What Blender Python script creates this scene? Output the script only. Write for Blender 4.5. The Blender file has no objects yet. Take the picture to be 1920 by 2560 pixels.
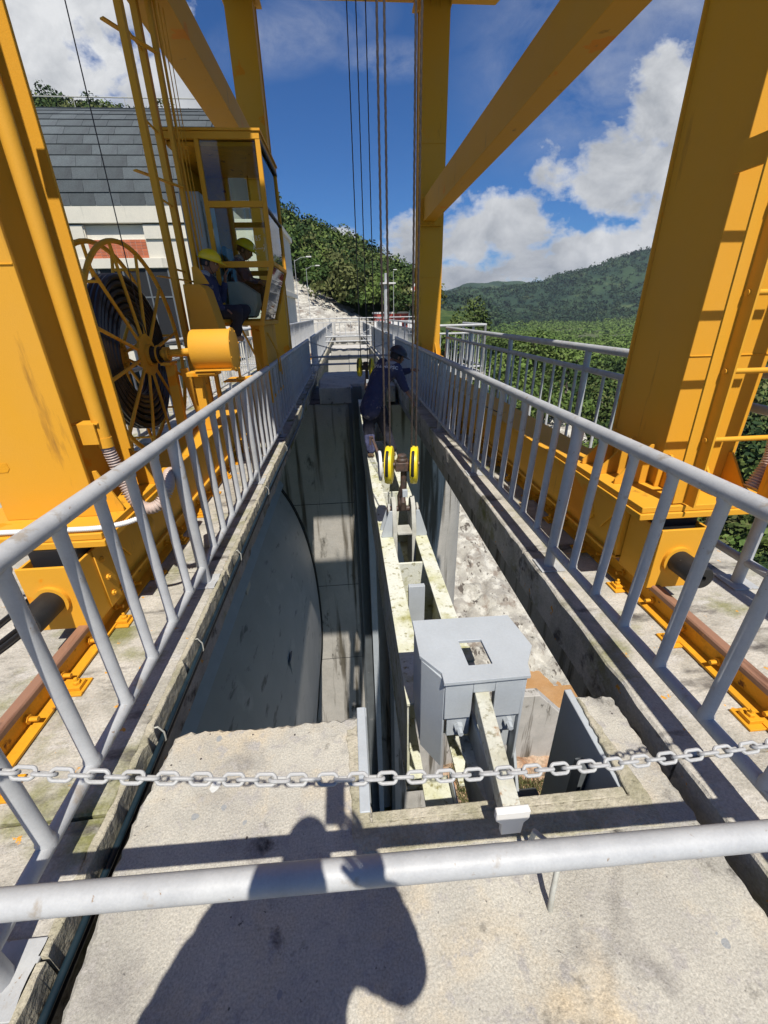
import bpy, bmesh, math, random
import numpy as np
from math import sin, cos, pi, radians, sqrt
from mathutils import Vector, Matrix
from mathutils.bvhtree import BVHTree
rnd = random.Random(7)
sc = bpy.context.scene
COL = sc.collection

# ------------------------------------------------------------------ camera
R = Matrix(((0.9961808, 0.05461035, -0.06812873),
            (-0.08494438, 0.4255799, -0.90092519),
            (-0.02020563, 0.90327153, 0.42859337)))
cam = bpy.data.cameras.new('camera'); camo = bpy.data.objects.new('camera', cam); COL.objects.link(camo)
camo.matrix_world = Matrix.Translation((0, 0, 1.67)) @ R.to_4x4()
cam.sensor_fit = 'VERTICAL'; cam.sensor_height = 36; cam.sensor_width = 27; cam.lens = 1050/2560*36
cam.clip_start = 0.03; cam.clip_end = 6000
sc.camera = camo

# ------------------------------------------------------------------ world and sun
SUN = Vector((0.078, -0.62, 1.0)).normalized()       # direction towards the sun
w = bpy.data.worlds.new('World'); sc.world = w; w.use_nodes = True
NT = w.node_tree; N = NT.nodes; L = NT.links; N.clear()
def wn(t, **k):
    n = N.new(t)
    for a, b in k.items(): setattr(n, a, b)
    return n
def wm(op, a, b=None, c=None, clamp=False):
    n = wn('ShaderNodeMath', operation=op, use_clamp=clamp)
    for i, v in enumerate((a, b, c)):
        if v is None: continue
        if isinstance(v, (int, float)): n.inputs[i].default_value = v
        else: L.new(v, n.inputs[i])
    return n.outputs[0]
sky = wn('ShaderNodeTexSky', sky_type='NISHITA', sun_disc=False)
sky.sun_elevation = math.asin(SUN.z); sky.sun_rotation = math.atan2(SUN.x, SUN.y)
sky.altitude = 300; sky.air_density = 1.0; sky.dust_density = 0.1; sky.ozone_density = 2.2
tc = wn('ShaderNodeTexCoord'); sep = wn('ShaderNodeSeparateXYZ'); L.new(tc.outputs['Generated'], sep.inputs[0])
ay = wm('MAXIMUM', wm('ABSOLUTE', sep.outputs[1]), 0.12)
U = wm('DIVIDE', sep.outputs[0], ay); V = wm('DIVIDE', sep.outputs[2], ay)
cmb = wn('ShaderNodeCombineXYZ'); L.new(U, cmb.inputs[0]); L.new(wm('MULTIPLY', V, 1.5), cmb.inputs[1])
def wnoise(scale, det=8, rough=0.58, dist=0.0, vec=None, off=0.0):
    n = wn('ShaderNodeTexNoise'); n.inputs['Scale'].default_value = scale; n.inputs['Detail'].default_value = det
    n.inputs['Roughness'].default_value = rough; n.inputs['Distortion'].default_value = dist
    mp = wn('ShaderNodeMapping'); mp.inputs['Location'].default_value = (off, off*0.7, off*0.3)
    L.new(vec or cmb.outputs[0], mp.inputs[0]); L.new(mp.outputs[0], n.inputs['Vector']); return n.outputs[0]
def blob(u, v, ru, rv, ang=0.0):
    du = wm('SUBTRACT', U, u); dv = wm('SUBTRACT', V, v)
    c, s = cos(ang), sin(ang)
    a = wm('DIVIDE', wm('ADD', wm('MULTIPLY', du, c), wm('MULTIPLY', dv, s)), ru)
    b = wm('DIVIDE', wm('SUBTRACT', wm('MULTIPLY', dv, c), wm('MULTIPLY', du, s)), rv)
    d = wm('SQRT', wm('ADD', wm('MULTIPLY', a, a), wm('MULTIPLY', b, b)))
    return wm('SUBTRACT', 1.0, d)
def wmax(l):
    o = l[0]
    for x in l[1:]: o = wm('MAXIMUM', o, x)
    return o
cum = wmax([blob(-0.52, 0.44, 0.36, 0.22, 0.35), blob(-0.29, 0.33, 0.13, 0.10), blob(0.60, 0.25, 0.24, 0.10, 0.1), blob(0.63, 0.33, 0.11, 0.12, -0.5),
            blob(0.33, 0.145, 0.19, 0.085, 0.1), blob(0.52, 0.10, 0.34, 0.06, 0.12), blob(0.0, 0.135, 0.055, 0.035), blob(0.15, 0.10, 0.10, 0.09),
            blob(0.72, 0.15, 0.12, 0.09), blob(0.22, 0.06, 0.22, 0.05), blob(-1.3, 0.5, 0.5, 0.3), blob(1.5, 0.3, 0.5, 0.2), blob(-1.2, 0.12, 0.6, 0.08), blob(1.3, 0.1, 0.6, 0.1)])
n1 = wnoise(9, 10, 0.62, 0.15); n2 = wnoise(3.2, 6, 0.6, 0.3, off=4.1)
den = wm('ADD', wm('MULTIPLY', cum, 1.0), wm('MULTIPLY', wm('SUBTRACT', wm('ADD', wm('MULTIPLY', n1, 0.65), wm('MULTIPLY', n2, 0.35)), 0.5), 3.0))
den = wm('MULTIPLY', wm('SUBTRACT', den, 0.12), 3.2, clamp=True)
den = wm('MULTIPLY', den, wm('MULTIPLY', wm('ADD', V, 0.02), 30.0, clamp=True))
den = wm('MULTIPLY', den, wm('ADD', wm('MULTIPLY', wm('GREATER_THAN', sep.outputs[1], 0.0), 0.5), 0.5))  # unseen clouds behind the camera, cover set for the fill light they give
thin = wmax([blob(0.55, 0.45, 0.32, 0.20, 0.3), blob(-0.05, 0.43, 0.16, 0.05, 0.2), blob(0.1, 0.40, 0.1, 0.03), blob(-0.9, 0.8, 0.8, 0.4), blob(0.9, 0.9, 0.7, 0.4)])
n3 = wnoise(5, 9, 0.66, 0.6, off=9.0)
thn = wm('MULTIPLY', wm('MULTIPLY', wm('ADD', thin, 0.15, clamp=True), 1.3, clamp=True), wm('MULTIPLY', wm('SUBTRACT', n3, 0.36), 3.0, clamp=True), clamp=True)
alpha = wm('MAXIMUM', den, wm('MULTIPLY', thn, 0.42))
# cloud light: bright tops, greyer cores and bases
n4 = wnoise(7, 9, 0.62, 0.3, off=2.2); n5 = wnoise(2.3, 4, 0.5, 0.2, off=6.6)
shade = wm('MULTIPLY', wm('SUBTRACT', wm('ADD', wm('MULTIPLY', n4, 0.7), wm('MULTIPLY', n5, 0.45)), 0.42), 3.4, clamp=True)
edge = wm('SUBTRACT', 1.0, wm('MULTIPLY', wm('SUBTRACT', den, 0.55), 1.6, clamp=True), clamp=True)
lit = wm('ADD', wm('MULTIPLY', shade, 0.75), wm('MULTIPLY', edge, 0.3), clamp=True)
cm = wn('ShaderNodeMix', data_type='RGBA'); L.new(lit, cm.inputs[0])
cm.inputs[6].default_value = (6.6, 7.2, 8.2, 1); cm.inputs[7].default_value = (20.0, 20.2, 20.4, 1)
tint = wn('ShaderNodeMix', data_type='RGBA', blend_type='MULTIPLY'); tint.inputs[0].default_value = 1.0
L.new(sky.outputs[0], tint.inputs[6]); tint.inputs[7].default_value = (0.50, 1.15, 2.0, 1)
mx = wn('ShaderNodeMix', data_type='RGBA'); L.new(alpha, mx.inputs[0]); L.new(tint.outputs[2], mx.inputs[6]); L.new(cm.outputs[2], mx.inputs[7])
bg = wn('ShaderNodeBackground'); bg.inputs[1].default_value = 0.039; L.new(mx.outputs[2], bg.inputs[0])
out = wn('ShaderNodeOutputWorld'); L.new(bg.outputs[0], out.inputs[0])
sl = bpy.data.lights.new('sun', 'SUN'); sl.energy = 5.0; sl.angle = radians(0.53); sl.color = (1.0, 0.945, 0.86)
so = bpy.data.objects.new('sun', sl); COL.objects.link(so); so.rotation_euler = SUN.to_track_quat('Z', 'Y').to_euler(); so.location = (2, -10, 30)
vs = sc.view_settings; vs.view_transform = 'Standard'; vs.look = 'None'; vs.exposure = 0.2; vs.gamma = 1; vs.use_curve_mapping = False
sc.cycles.max_bounces = 6; sc.cycles.diffuse_bounces = 2; sc.cycles.transparent_max_bounces = 12

# ------------------------------------------------------------------ materials
def mat(name, c1, c2=None, s1=3.0, mixlo=.35, mixhi=.65, spots=(), streak=None, rough=.6, metal=0.0, bump=0.0, bs=60.0, bump2=0.0, bs2=6.0, fine=0.0, fs=150.0, per=0.0, spec=.5, stretch=None, grain=0.0, gs=90.0):
    m = bpy.data.materials.new(name); m.use_nodes = True; nt = m.node_tree; nd = nt.nodes; lk = nt.links
    b = nd['Principled BSDF']; b.inputs['Roughness'].default_value = rough; b.inputs['Metallic'].default_value = metal
    b.inputs['Specular IOR Level'].default_value = spec
    tcn = nd.new('ShaderNodeTexCoord'); vec = tcn.outputs['Object']
    def noise(scale, det=5, ro=.6, st=None, dist=0.0):
        n = nd.new('ShaderNodeTexNoise'); n.inputs['Scale'].default_value = scale; n.inputs['Detail'].default_value = det; n.inputs['Roughness'].default_value = ro; n.inputs['Distortion'].default_value = dist
        if st:
            mp = nd.new('ShaderNodeMapping'); mp.inputs['Scale'].default_value = st; lk.new(vec, mp.inputs[0]); lk.new(mp.outputs[0], n.inputs['Vector'])
        else: lk.new(vec, n.inputs['Vector'])
        return n.outputs[0]
    def ramp(x, lo, hi):
        r = nd.new('ShaderNodeMapRange'); r.inputs[1].default_value = lo; r.inputs[2].default_value = hi; lk.new(x, r.inputs[0]); return r.outputs[0]
    def mix(f, a, c, mode='MIX'):
        x = nd.new('ShaderNodeMix'); x.data_type = 'RGBA'; x.blend_type = mode
        if isinstance(f, float): x.inputs[0].default_value = f
        else: lk.new(f, x.inputs[0])
        for i, v in ((6, a), (7, c)):
            if isinstance(v, tuple): x.inputs[i].default_value = (*v, 1)
            else: lk.new(v, x.inputs[i])
        return x.outputs[2]
    col = c1
    if c2: col = mix(ramp(noise(s1, 6, .62, stretch), mixlo, mixhi), c1, c2)
    for sp in spots:      # (colour, scale, lo, hi, stretch)
        st = sp[4] if len(sp) > 4 else None
        col = mix(ramp(noise(sp[1], 8, .62, st, .1), sp[2], sp[3]), col, sp[0])
    if streak: col = mix(ramp(noise(streak[1], 4, .6, (1, 1, .06)), streak[2], streak[3]), col, streak[0])
    if grain:
        g = ramp(noise(gs, 3, .7), .25, .75)
        x = nd.new('ShaderNodeMapRange'); x.inputs[3].default_value = 1-grain; x.inputs[4].default_value = 1+grain; lk.new(g, x.inputs[0])
        cc = nd.new('ShaderNodeCombineColor')
        for i in range(3): lk.new(x.outputs[0], cc.inputs[i])
        col = mix(1.0, col, cc.outputs[0], 'MULTIPLY')
    if per:
        oi = nd.new('ShaderNodeObjectInfo'); x = nd.new('ShaderNodeMapRange'); x.inputs[3].default_value = 1-per; x.inputs[4].default_value = 1+per; lk.new(oi.outputs['Random'], x.inputs[0])
        cc = nd.new('ShaderNodeCombineColor')
        for i in range(3): lk.new(x.outputs[0], cc.inputs[i])
        col = mix(1.0, col, cc.outputs[0], 'MULTIPLY')
    if isinstance(col, tuple): b.inputs['Base Color'].default_value = (*col, 1)
    else: lk.new(col, b.inputs['Base Color'])
    prev = None
    for st_, sc_, det in ((bump2, bs2, 5), (bump, bs, 4)):
        if st_:
            bn = nd.new('ShaderNodeBump'); bn.inputs['Strength'].default_value = 1.0; bn.inputs['Distance'].default_value = st_
            lk.new(noise(sc_, det, .65), bn.inputs['Height'])
            if prev: lk.new(prev, bn.inputs['Normal'])
            prev = bn.outputs[0]
    if prev: lk.new(prev, b.inputs['Normal'])
    return m
def spots_vor(m, layers):
    """round drops of paint / lichen: (colour, scale, radius, stretch, mask scale, mask threshold)"""
    nt = m.node_tree; nd = nt.nodes; lk = nt.links; b = nd['Principled BSDF']
    src = b.inputs['Base Color'].links[0].from_socket
    tcn = nd.new('ShaderNodeTexCoord')
    for c, s, r, thr in layers:
        v = nd.new('ShaderNodeTexVoronoi'); v.inputs['Scale'].default_value = s; lk.new(tcn.outputs['Object'], v.inputs['Vector'])
        nn = nd.new('ShaderNodeTexNoise'); nn.inputs['Scale'].default_value = s*3; lk.new(tcn.outputs['Object'], nn.inputs['Vector'])
        ad = nd.new('ShaderNodeMath'); ad.operation = 'MULTIPLY_ADD'; lk.new(nn.outputs[0], ad.inputs[0]); ad.inputs[1].default_value = r*1.2; lk.new(v.outputs['Distance'], ad.inputs[2])
        lt = nd.new('ShaderNodeMath'); lt.operation = 'LESS_THAN'; lk.new(ad.outputs[0], lt.inputs[0]); lt.inputs[1].default_value = r*1.5
        sx = nd.new('ShaderNodeSeparateColor'); lk.new(v.outputs['Color'], sx.inputs[0])
        gt = nd.new('ShaderNodeMath'); gt.operation = 'GREATER_THAN'; lk.new(sx.outputs[0], gt.inputs[0]); gt.inputs[1].default_value = thr
        mu = nd.new('ShaderNodeMath'); mu.operation = 'MULTIPLY'; lk.new(lt.outputs[0], mu.inputs[0]); lk.new(gt.outputs[0], mu.inputs[1])
        x = nd.new('ShaderNodeMix'); x.data_type = 'RGBA'; lk.new(mu.outputs[0], x.inputs[0]); lk.new(src, x.inputs[6]); x.inputs[7].default_value = (*c, 1)
        src = x.outputs[2]
    lk.new(src, b.inputs['Base Color']); return m

M = {}
M['slab'] = spots_vor(mat('pier top concrete', (.50, .475, .405), (.41, .39, .34), 2.6, .38, .60, spots=[((.55, .46, .32), 1.9, .49, .64), ((.37, .355, .31), 1.0, .49, .58), ((.27, .255, .23), 3.1, .55, .68), ((.38, .36, .33), 14.0, .55, .64), ((.06, .055, .048), 4.2, .59, .68), ((.12, .11, .10), 30.0, .66, .70)], rough=.9, bump=.0035, bs=90, bump2=.004, bs2=14, grain=.34, gs=150),
    [((.75, .36, .05), 7, .075, .82), ((.07, .06, .055), 16, .085, .80), ((.60, .61, .59), 5, .17, .90), ((.30, .31, .31), 11, .16, .8)])
M['deck'] = mat('walkway concrete', (.52, .49, .43), (.36, .34, .29), 3.6, .38, .6, spots=[((.20, .20, .075), 1.5, .52, .64), ((.11, .10, .09), 5.0, .56, .66, (.35, 1, 1)), ((.48, .46, .42), 8.0, .56, .66, (.4, 1, 1)), ((.66, .32, .04), 11.0, .655, .665)], rough=.92, bump=.004, bs=48, bump2=.02, bs2=9, grain=.25, gs=90)
M['wall'] = mat('pier wall concrete', (.50, .47, .42), (.38, .36, .32), 1.1, .3, .7, spots=[((.07, .065, .05), 1.6, .60, .68, (1, 1, .45)), ((.44, .42, .38), .9, .54, .66, (1, 1, .5))], streak=((.11, .095, .07), 2.6, .54, .64), rough=.9, bump=.004, bs=30, bump2=.02, bs2=2, grain=.14, gs=40)
M['beamc'] = mat('girder concrete', (.38, .36, .31), (.28, .265, .23), 1.8, .3, .7, streak=((.10, .09, .065), 7, .52, .64), rough=.92, bump=.003, bs=50, bump2=.012, bs2=6, grain=.2, gs=70)
M['lip'] = mat('eroded mortar lip', (.46, .42, .33), (.30, .28, .19), 7, .35, .65, rough=.95, bump=.008, bs=40, bump2=.02, bs2=11, grain=.25)
M['grey'] = mat('light grey rail paint', (.47, .48, .48), (.40, .41, .415), 7, .40, .60, spots=[((.34, .31, .27), 11, .60, .68), ((.25, .17, .10), 30, .66, .69)], rough=.5, bump=.0006, bs=120, bump2=.0007, bs2=22, grain=.06, gs=160)
M['chain'] = mat('painted chain', (.45, .455, .45), (.40, .40, .39), 8, .3, .7, spots=[((.30, .15, .06), 14, .68, .73)], rough=.55, bump=.0015, bs=150, grain=.1)
M['yellow'] = mat('crane yellow paint', (.72, .345, .022), (.69, .345, .045), .9, .35, .7, spots=[((.76, .27, .008), 1.3, .62, .64), ((.40, .19, .03), 5.0, .64, .72, (1, 1, .15))], rough=.6, bump=.0009, bs=210, grain=.05, gs=220, spec=.18)
M['yellowd'] = mat('dirty yellow paint', (.74, .34, .018), (.56, .26, .02), 4, .4, .75, spots=[((.14, .06, .02), 9, .62, .68), ((.78, .36, .02), 4, .56, .6)], rough=.6, bump=.001, bs=150, grain=.08, spec=.2)
M['sheave'] = mat('sheave guard yellow', (.80, .62, .015), (.74, .57, .02), 6, .4, .7, spots=[((.35, .33, .2), 18, .68, .74)], rough=.4)
M['blk'] = mat('black rubber', (.012, .012, .012), (.02, .02, .019), 12, .4, .7, spots=[((.12, .115, .10), 25, .70, .75)], rough=.55, bump=.001, bs=90)
M['cable'] = mat('black cable jacket', (.012, .013, .015), rough=.38)
M['bcable'] = mat('blue black conduit', (.008, .018, .028), (.014, .03, .042), 9, .4, .6, rough=.3)
M['rail'] = mat('rusted rail head', (.16, .07, .035), (.08, .04, .025), 9, .35, .65, spots=[((.55, .22, .03), 16, .61, .65), ((.30, .16, .10), 5, .54, .62, (1, .15, 1))], rough=.5, bump=.002, bs=70)
M['rope'] = mat('greased wire rope', (.035, .027, .022), (.06, .045, .035), 60, .4, .6, rough=.5)
M['beam'] = mat('weathered lifting beam paint', (.66, .67, .58), (.55, .55, .36), 2.6, .44, .60, spots=[((.36, .35, .14), 4.5, .55, .67), ((.24, .22, .09), 22.0, .56, .66)], rough=.65, bump=.0015, bs=70, grain=.12, gs=60)
M['beamp'] = mat('pale grey steel paint', (.44, .475, .50), (.39, .42, .44), 4, .35, .7, rough=.5, bump=.0008, bs=120, grain=.05)
M['lug'] = mat('pale lug plate', (.46, .46, .41), (.34, .33, .28), 9, .4, .7, spots=[((.3, .18, .1), 16, .66, .74)], rough=.65, grain=.1)
M['lever'] = mat('rust stained pale bar', (.55, .55, .47), (.40, .38, .27), 7, .45, .75, spots=[((.30, .17, .07), 16, .58, .68), ((.30, .28, .2), 40, .56, .64)], rough=.7, bump=.001, bs=80, grain=.12)
M['steeld'] = mat('dark grey steel lining', (.13, .145, .155), (.10, .11, .115), 2, .35, .7, spots=[((.20, .20, .20), 3, .62, .7)], rough=.55, bump=.002, bs=30)
M['gate'] = mat('radial gate skin', (.40, .39, .375), (.32, .315, .30), .7, .35, .7, spots=[((.42, .41, .39), 3.5, .56, .64, (1, .3, .3)), ((.15, .15, .145), 5, .60, .68, (1, .3, 1))], rough=.6, bump=.0015, bs=20)
M['bolt'] = mat('zinc bolt', (.5, .52, .54), rough=.3, metal=.9)
M['iron'] = mat('brown hook iron', (.06, .045, .038), (.13, .07, .05), 14, .4, .7, rough=.55, bump=.001, bs=60)
M['white'] = mat('white enamel', (.78, .78, .76), (.7, .7, .68), 8, rough=.35)
M['hosep'] = mat('pink grey flexible hose', (.52, .40, .34), (.45, .36, .31), 8, rough=.5)
M['cab'] = mat('control cabinet grey', (.42, .44, .42), (.36, .39, .37), 5, rough=.45)
M['cream'] = mat('cream render', (.70, .66, .55), (.62, .59, .50), 1.3, .35, .7, streak=((.45, .43, .36), 3, .62, .75), rough=.9, bump=.004, bs=25, grain=.05, gs=20)
M['shin'] = mat('slate asphalt shingle', (.085, .10, .105), (.06, .066, .072), 1.1, .4, .7, rough=.95, bump=.006, bs=50, grain=.35, gs=35, per=.22)
M['brick'] = mat('orange brick tile', (.55, .16, .07), (.45, .13, .06), 3, rough=.8, per=.15)
M['dark'] = mat('dark opening', (.012, .012, .013), rough=.6)
M['rock'] = mat('pale blasted rock', (.42, .40, .34), (.31, .29, .25), .7, .42, .58, spots=[((.24, .20, .16), .9, .53, .63), ((.54, .52, .45), 1.3, .50, .60), ((.10, .085, .07), 2.0, .575, .62, (1, .6, .4))], rough=.95, bump=.10, bs=2.2, bump2=.4, bs2=.5, grain=.1, gs=5)
M['dirt'] = mat('red brown rubble', (.36, .20, .11), (.46, .36, .26), 1.5, .35, .65, spots=[((.10, .09, .05), 2.2, .56, .7)], rough=.95, bump=.1, bs=4, grain=.3, gs=9)
M['river'] = mat('muddy river water', (.42, .235, .095), (.50, .31, .15), .8, .4, .7, spots=[((.62, .48, .32), 1.9, .62, .70, (1, .4, 1))], rough=.22, bump=.05, bs=2.2, bump2=.12, bs2=.7)
M['ground'] = mat('valley floor scrub', (.06, .085, .025), (.09, .10, .035), .05, .35, .65, rough=.95, bump=.2, bs=.7, grain=.4, gs=.6)
M['leafn'] = mat('tree leaves', (.065, .115, .02), (.12, .165, .035), .35, .42, .58, rough=.65, spec=.25, grain=.3, gs=1.2)
M['leafd'] = mat('dark forest leaves', (.040, .072, .018), (.095, .125, .032), .16, .42, .60, rough=.75, spec=.15, grain=.35, gs=.5)
M['leaffv'] = mat('valley floor canopy', (.095, .155, .035), (.14, .20, .05), .02, .40, .62, rough=.8, spec=.1, grain=.3, gs=.15)
M['leafo'] = mat('olive forest leaves', (.085, .10, .03), (.13, .14, .05), .2, .42, .60, rough=.75, spec=.15, grain=.35, gs=.5)
M['leafk'] = mat('deep green forest leaves', (.022, .045, .014), (.045, .075, .022), .2, .42, .60, rough=.75, spec=.15, grain=.35, gs=.5)
M['leaff'] = mat('far hill canopy', (.022, .046, .028), (.04, .072, .034), .012, .40, .60, spots=[((.075, .105, .045), .02, .56, .66)], rough=.8, spec=.1, grain=.3, gs=.15)  # green darkened to hold the cloud shadow lying on the far ridge
M['bark'] = mat('pale bark', (.25, .22, .18), (.14, .11, .08), 2, rough=.9, bump=.01, bs=12)
M['grass'] = mat('bank grass', (.09, .12, .03), (.17, .15, .06), 1.0, rough=.8)
M['skin'] = mat('tanned skin', (.30, .15, .09), (.25, .12, .075), 12, rough=.55)
M['navy'] = mat('navy work cloth', (.030, .034, .085), (.042, .046, .105), 8, spots=[((.24, .21, .22), 9, .57, .66)], rough=.9, bump=.004, bs=18, bump2=.01, bs2=7)
M['navyd'] = mat('dark trousers', (.014, .015, .028), (.022, .022, .035), 8, rough=.92, bump=.004, bs=18)
M['cuff'] = mat('sunlit trouser and coat blue', (.10, .11, .21), (.07, .075, .15), 20, rough=.9, bump=.004, bs=30)  # paler blue stands for sun on the trouser leg, also a coat colour
M['greyc'] = mat('grey reflective cloth', (.30, .31, .34), rough=.7)
M['helm'] = mat('yellow hard hat', (.90, .66, .015), (.85, .60, .015), 5, rough=.25)
M['hair'] = mat('black hair', (.01, .009, .009), rough=.6)
M['helmd'] = mat('navy cap helmet', (.02, .022, .03), rough=.45)
M['shoe'] = mat('tan suede shoe', (.42, .28, .17), (.30, .2, .13), 20, rough=.9)
M['txt'] = mat('white print', (.72, .72, .72), rough=.7)
M['redtile'] = mat('red roof tile', (.42, .07, .05), (.34, .06, .045), 2, rough=.7)
M['white2'] = mat('white painted concrete', (.72, .71, .68), (.62, .61, .58), 1.5, rough=.85)
M['pave'] = mat('pale far concrete', (.56, .54, .49), (.46, .44, .40), .8, .35, .7, streak=((.30, .27, .22), 1.3, .62, .74), rough=.9, grain=.08)
g = bpy.data.materials.new('cab glass'); g.use_nodes = True; nt = g.node_tree; nt.nodes.clear()
o_ = nt.nodes.new('ShaderNodeOutputMaterial'); mxs = nt.nodes.new('ShaderNodeMixShader'); tr = nt.nodes.new('ShaderNodeBsdfTransparent'); tr.inputs[0].default_value = (.92, .96, .94, 1)
gl = nt.nodes.new('ShaderNodeBsdfGlossy'); gl.inputs['Roughness'].default_value = .03; fr = nt.nodes.new('ShaderNodeFresnel'); fr.inputs[0].default_value = 1.5
nt.links.new(fr.outputs[0], mxs.inputs[0]); nt.links.new(tr.outputs[0], mxs.inputs[1]); nt.links.new(gl.outputs[0], mxs.inputs[2]); nt.links.new(mxs.outputs[0], o_.inputs[0])
M['glass'] = g

# ------------------------------------------------------------------ mesh helpers
class MB:
    def __init__(s): s.v = []; s.f = []
    def add(s, vs, fs):
        n = len(s.v); s.v += [tuple(v) for v in vs]; s.f += [tuple(i+n for i in f) for f in fs]; return s
    def box(s, x0, x1, y0, y1, z0, z1):
        return s.add([(x, y, z) for z in (z0, z1) for y in (y0, y1) for x in (x0, x1)], [(0, 2, 3, 1), (4, 5, 7, 6), (0, 1, 5, 4), (2, 6, 7, 3), (0, 4, 6, 2), (1, 3, 7, 5)])
    def bar(s, a, b, w_, h_, up=(0, 0, 1)):
        a = Vector(a); b = Vector(b); d = (b-a).normalized(); up = Vector(up)
        if abs(d.dot(up)) > .98: up = Vector((0, 1, 0))
        r = d.cross(up).normalized(); u = r.cross(d)
        vs = [p + r*sx*w_/2 + u*sz*h_/2 for p in (a, b) for sx, sz in ((-1, -1), (1, -1), (1, 1), (-1, 1))]
        return s.add(vs, [(0, 1, 2, 3), (7, 6, 5, 4), (0, 4, 5, 1), (1, 5, 6, 2), (2, 6, 7, 3), (3, 7, 4, 0)])
    def tube(s, pts, r, n=12, cap=True, closed=False):
        pts = [Vector(p) for p in pts]; k = len(pts); rs = r if isinstance(r, (list, tuple)) else [r]*k
        vs = []; u = None
        for i, p in enumerate(pts):
            if closed: d = (pts[(i+1) % k]-pts[i-1]).normalized()
            else: d = (pts[min(i+1, k-1)]-pts[max(i-1, 0)]).normalized()
            if u is None: u = d.orthogonal().normalized()
            else: u = (u - d*u.dot(d)).normalized()
            v = d.cross(u)
            for j in range(n):
                a = 2*pi*j/n; vs.append(p + (u*cos(a)+v*sin(a))*rs[i])
        fs = []
        for i in range(k if closed else k-1):
            i2 = (i+1) % k
            for j in range(n): fs.append((i*n+j, i*n+(j+1) % n, i2*n+(j+1) % n, i2*n+j))
        if cap and not closed: fs += [tuple(range(n))[::-1], tuple(range((k-1)*n, k*n))]
        return s.add(vs, fs)
    def cyl(s, a, b, r, n=16): return s.tube([a, b], r, n)
    def prism(s, poly, a, b, axis='z'):
        n = len(poly)
        def P(p, t): return {'z': (p[0], p[1], t), 'x': (t, p[0], p[1]), 'y': (p[0], t, p[1])}[axis]
        return s.add([P(p, t) for t in (a, b) for p in poly], [tuple(range(n))[::-1], tuple(range(n, 2*n))] + [(i, (i+1) % n, n+(i+1) % n, n+i) for i in range(n)])
    def lathe(s, c, axis, prof, n=24):
        c = Vector(c); ax = Vector(axis).normalized(); u = ax.orthogonal().normalized(); v = ax.cross(u); k = len(prof)
        vs = [c + ax*h + (u*cos(2*pi*j/n)+v*sin(2*pi*j/n))*max(r, 1e-4) for (r, h) in prof for j in range(n)]
        fs = [(i*n+j, i*n+(j+1) % n, (i+1)*n+(j+1) % n, (i+1)*n+j) for i in range(k-1) for j in range(n)]
        return s.add(vs, fs + [tuple(range(n))[::-1], tuple(range((k-1)*n, k*n))])
    def ball(s, c, r, n=12, m=8, sx=1, sy=1, sz=1):
        vs = []; c = Vector(c)
        for i in range(m+1):
            t = pi*i/m
            for j in range(n):
                a = 2*pi*j/n; vs.append(c+Vector((r*sx*sin(t)*cos(a), r*sy*sin(t)*sin(a), r*sz*cos(t))))
        return s.add(vs, [(i*n+j, (i+1)*n+j, (i+1)*n+(j+1) % n, i*n+(j+1) % n) for i in range(m) for j in range(n)])
    def build(s, name, m, parent=None, smooth=True, bevel=0, kind=None, label=None, cat=None, group=None, origin=None, ang=38):
        o0 = Vector(origin) if origin else (worldloc(parent) if parent else Vector((0, 0, 0)))
        me = bpy.data.meshes.new(name); me.from_pydata([tuple(Vector(v)-o0) for v in s.v], [], s.f)
        bm = bmesh.new(); bm.from_mesh(me); bmesh.ops.recalc_face_normals(bm, faces=bm.faces); bm.to_mesh(me); bm.free()
        me.materials.append(M[m] if isinstance(m, str) else m)
        if smooth:
            me.polygons.foreach_set('use_smooth', [True]*len(me.polygons)); me.set_sharp_from_angle(angle=radians(ang))
        ob = bpy.data.objects.new(name, me); COL.objects.link(ob)
        if parent: ob.parent = parent; ob.location = o0 - worldloc(parent)
        else: ob.location = o0
        if bevel:
            bv = ob.modifiers.new('bevel', 'BEVEL'); bv.width = bevel; bv.segments = 2; bv.limit_method = 'ANGLE'; bv.angle_limit = radians(40)
        tag(ob, label, cat, group, kind); return ob
def worldloc(o):
    v = Vector((0, 0, 0))
    while o: v += o.location; o = o.parent
    return v
def tag(o, label=None, cat=None, group=None, kind=None):
    if label: o['label'] = label
    if cat: o['category'] = cat
    if group: o['group'] = group
    if kind: o['kind'] = kind
    return o
def empty(name, loc, label, cat, group=None):
    o = bpy.data.objects.new(name, None); COL.objects.link(o); o.location = loc; o.empty_display_size = .1; return tag(o, label, cat, group)
def put(src, parent, loc):         # copy of a part (sharing its mesh) whose origin goes to world point loc
    c = src.copy(); COL.objects.link(c); c.parent = parent; c.location = Vector(loc)-(worldloc(parent) if parent else Vector((0, 0, 0))); return c
def copy_tree(o, parent=None):
    c = o.copy(); COL.objects.link(c); c.parent = parent
    for ch in list(o.children): copy_tree(ch, c)
    return c
def ragged(poly, step=.05, jit=.012, closed=True, seed=1, open_edges=()):
    r = random.Random(seed); out = []
    n = len(poly)
    for i in range(n):
        a = Vector(poly[i]); b = Vector(poly[(i+1) % n]); d = b-a; l = d.length; k = max(1, int(l/step)) if i not in open_edges else 1
        nrm = Vector((d.y, -d.x)).normalized() if l > 0 else Vector((0, 0))
        for j in range(k):
            t = j/k; q = a+d*t
            if j: q = q + nrm*(r.gauss(0, jit))
            out.append((q.x, q.y))
    return out
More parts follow.
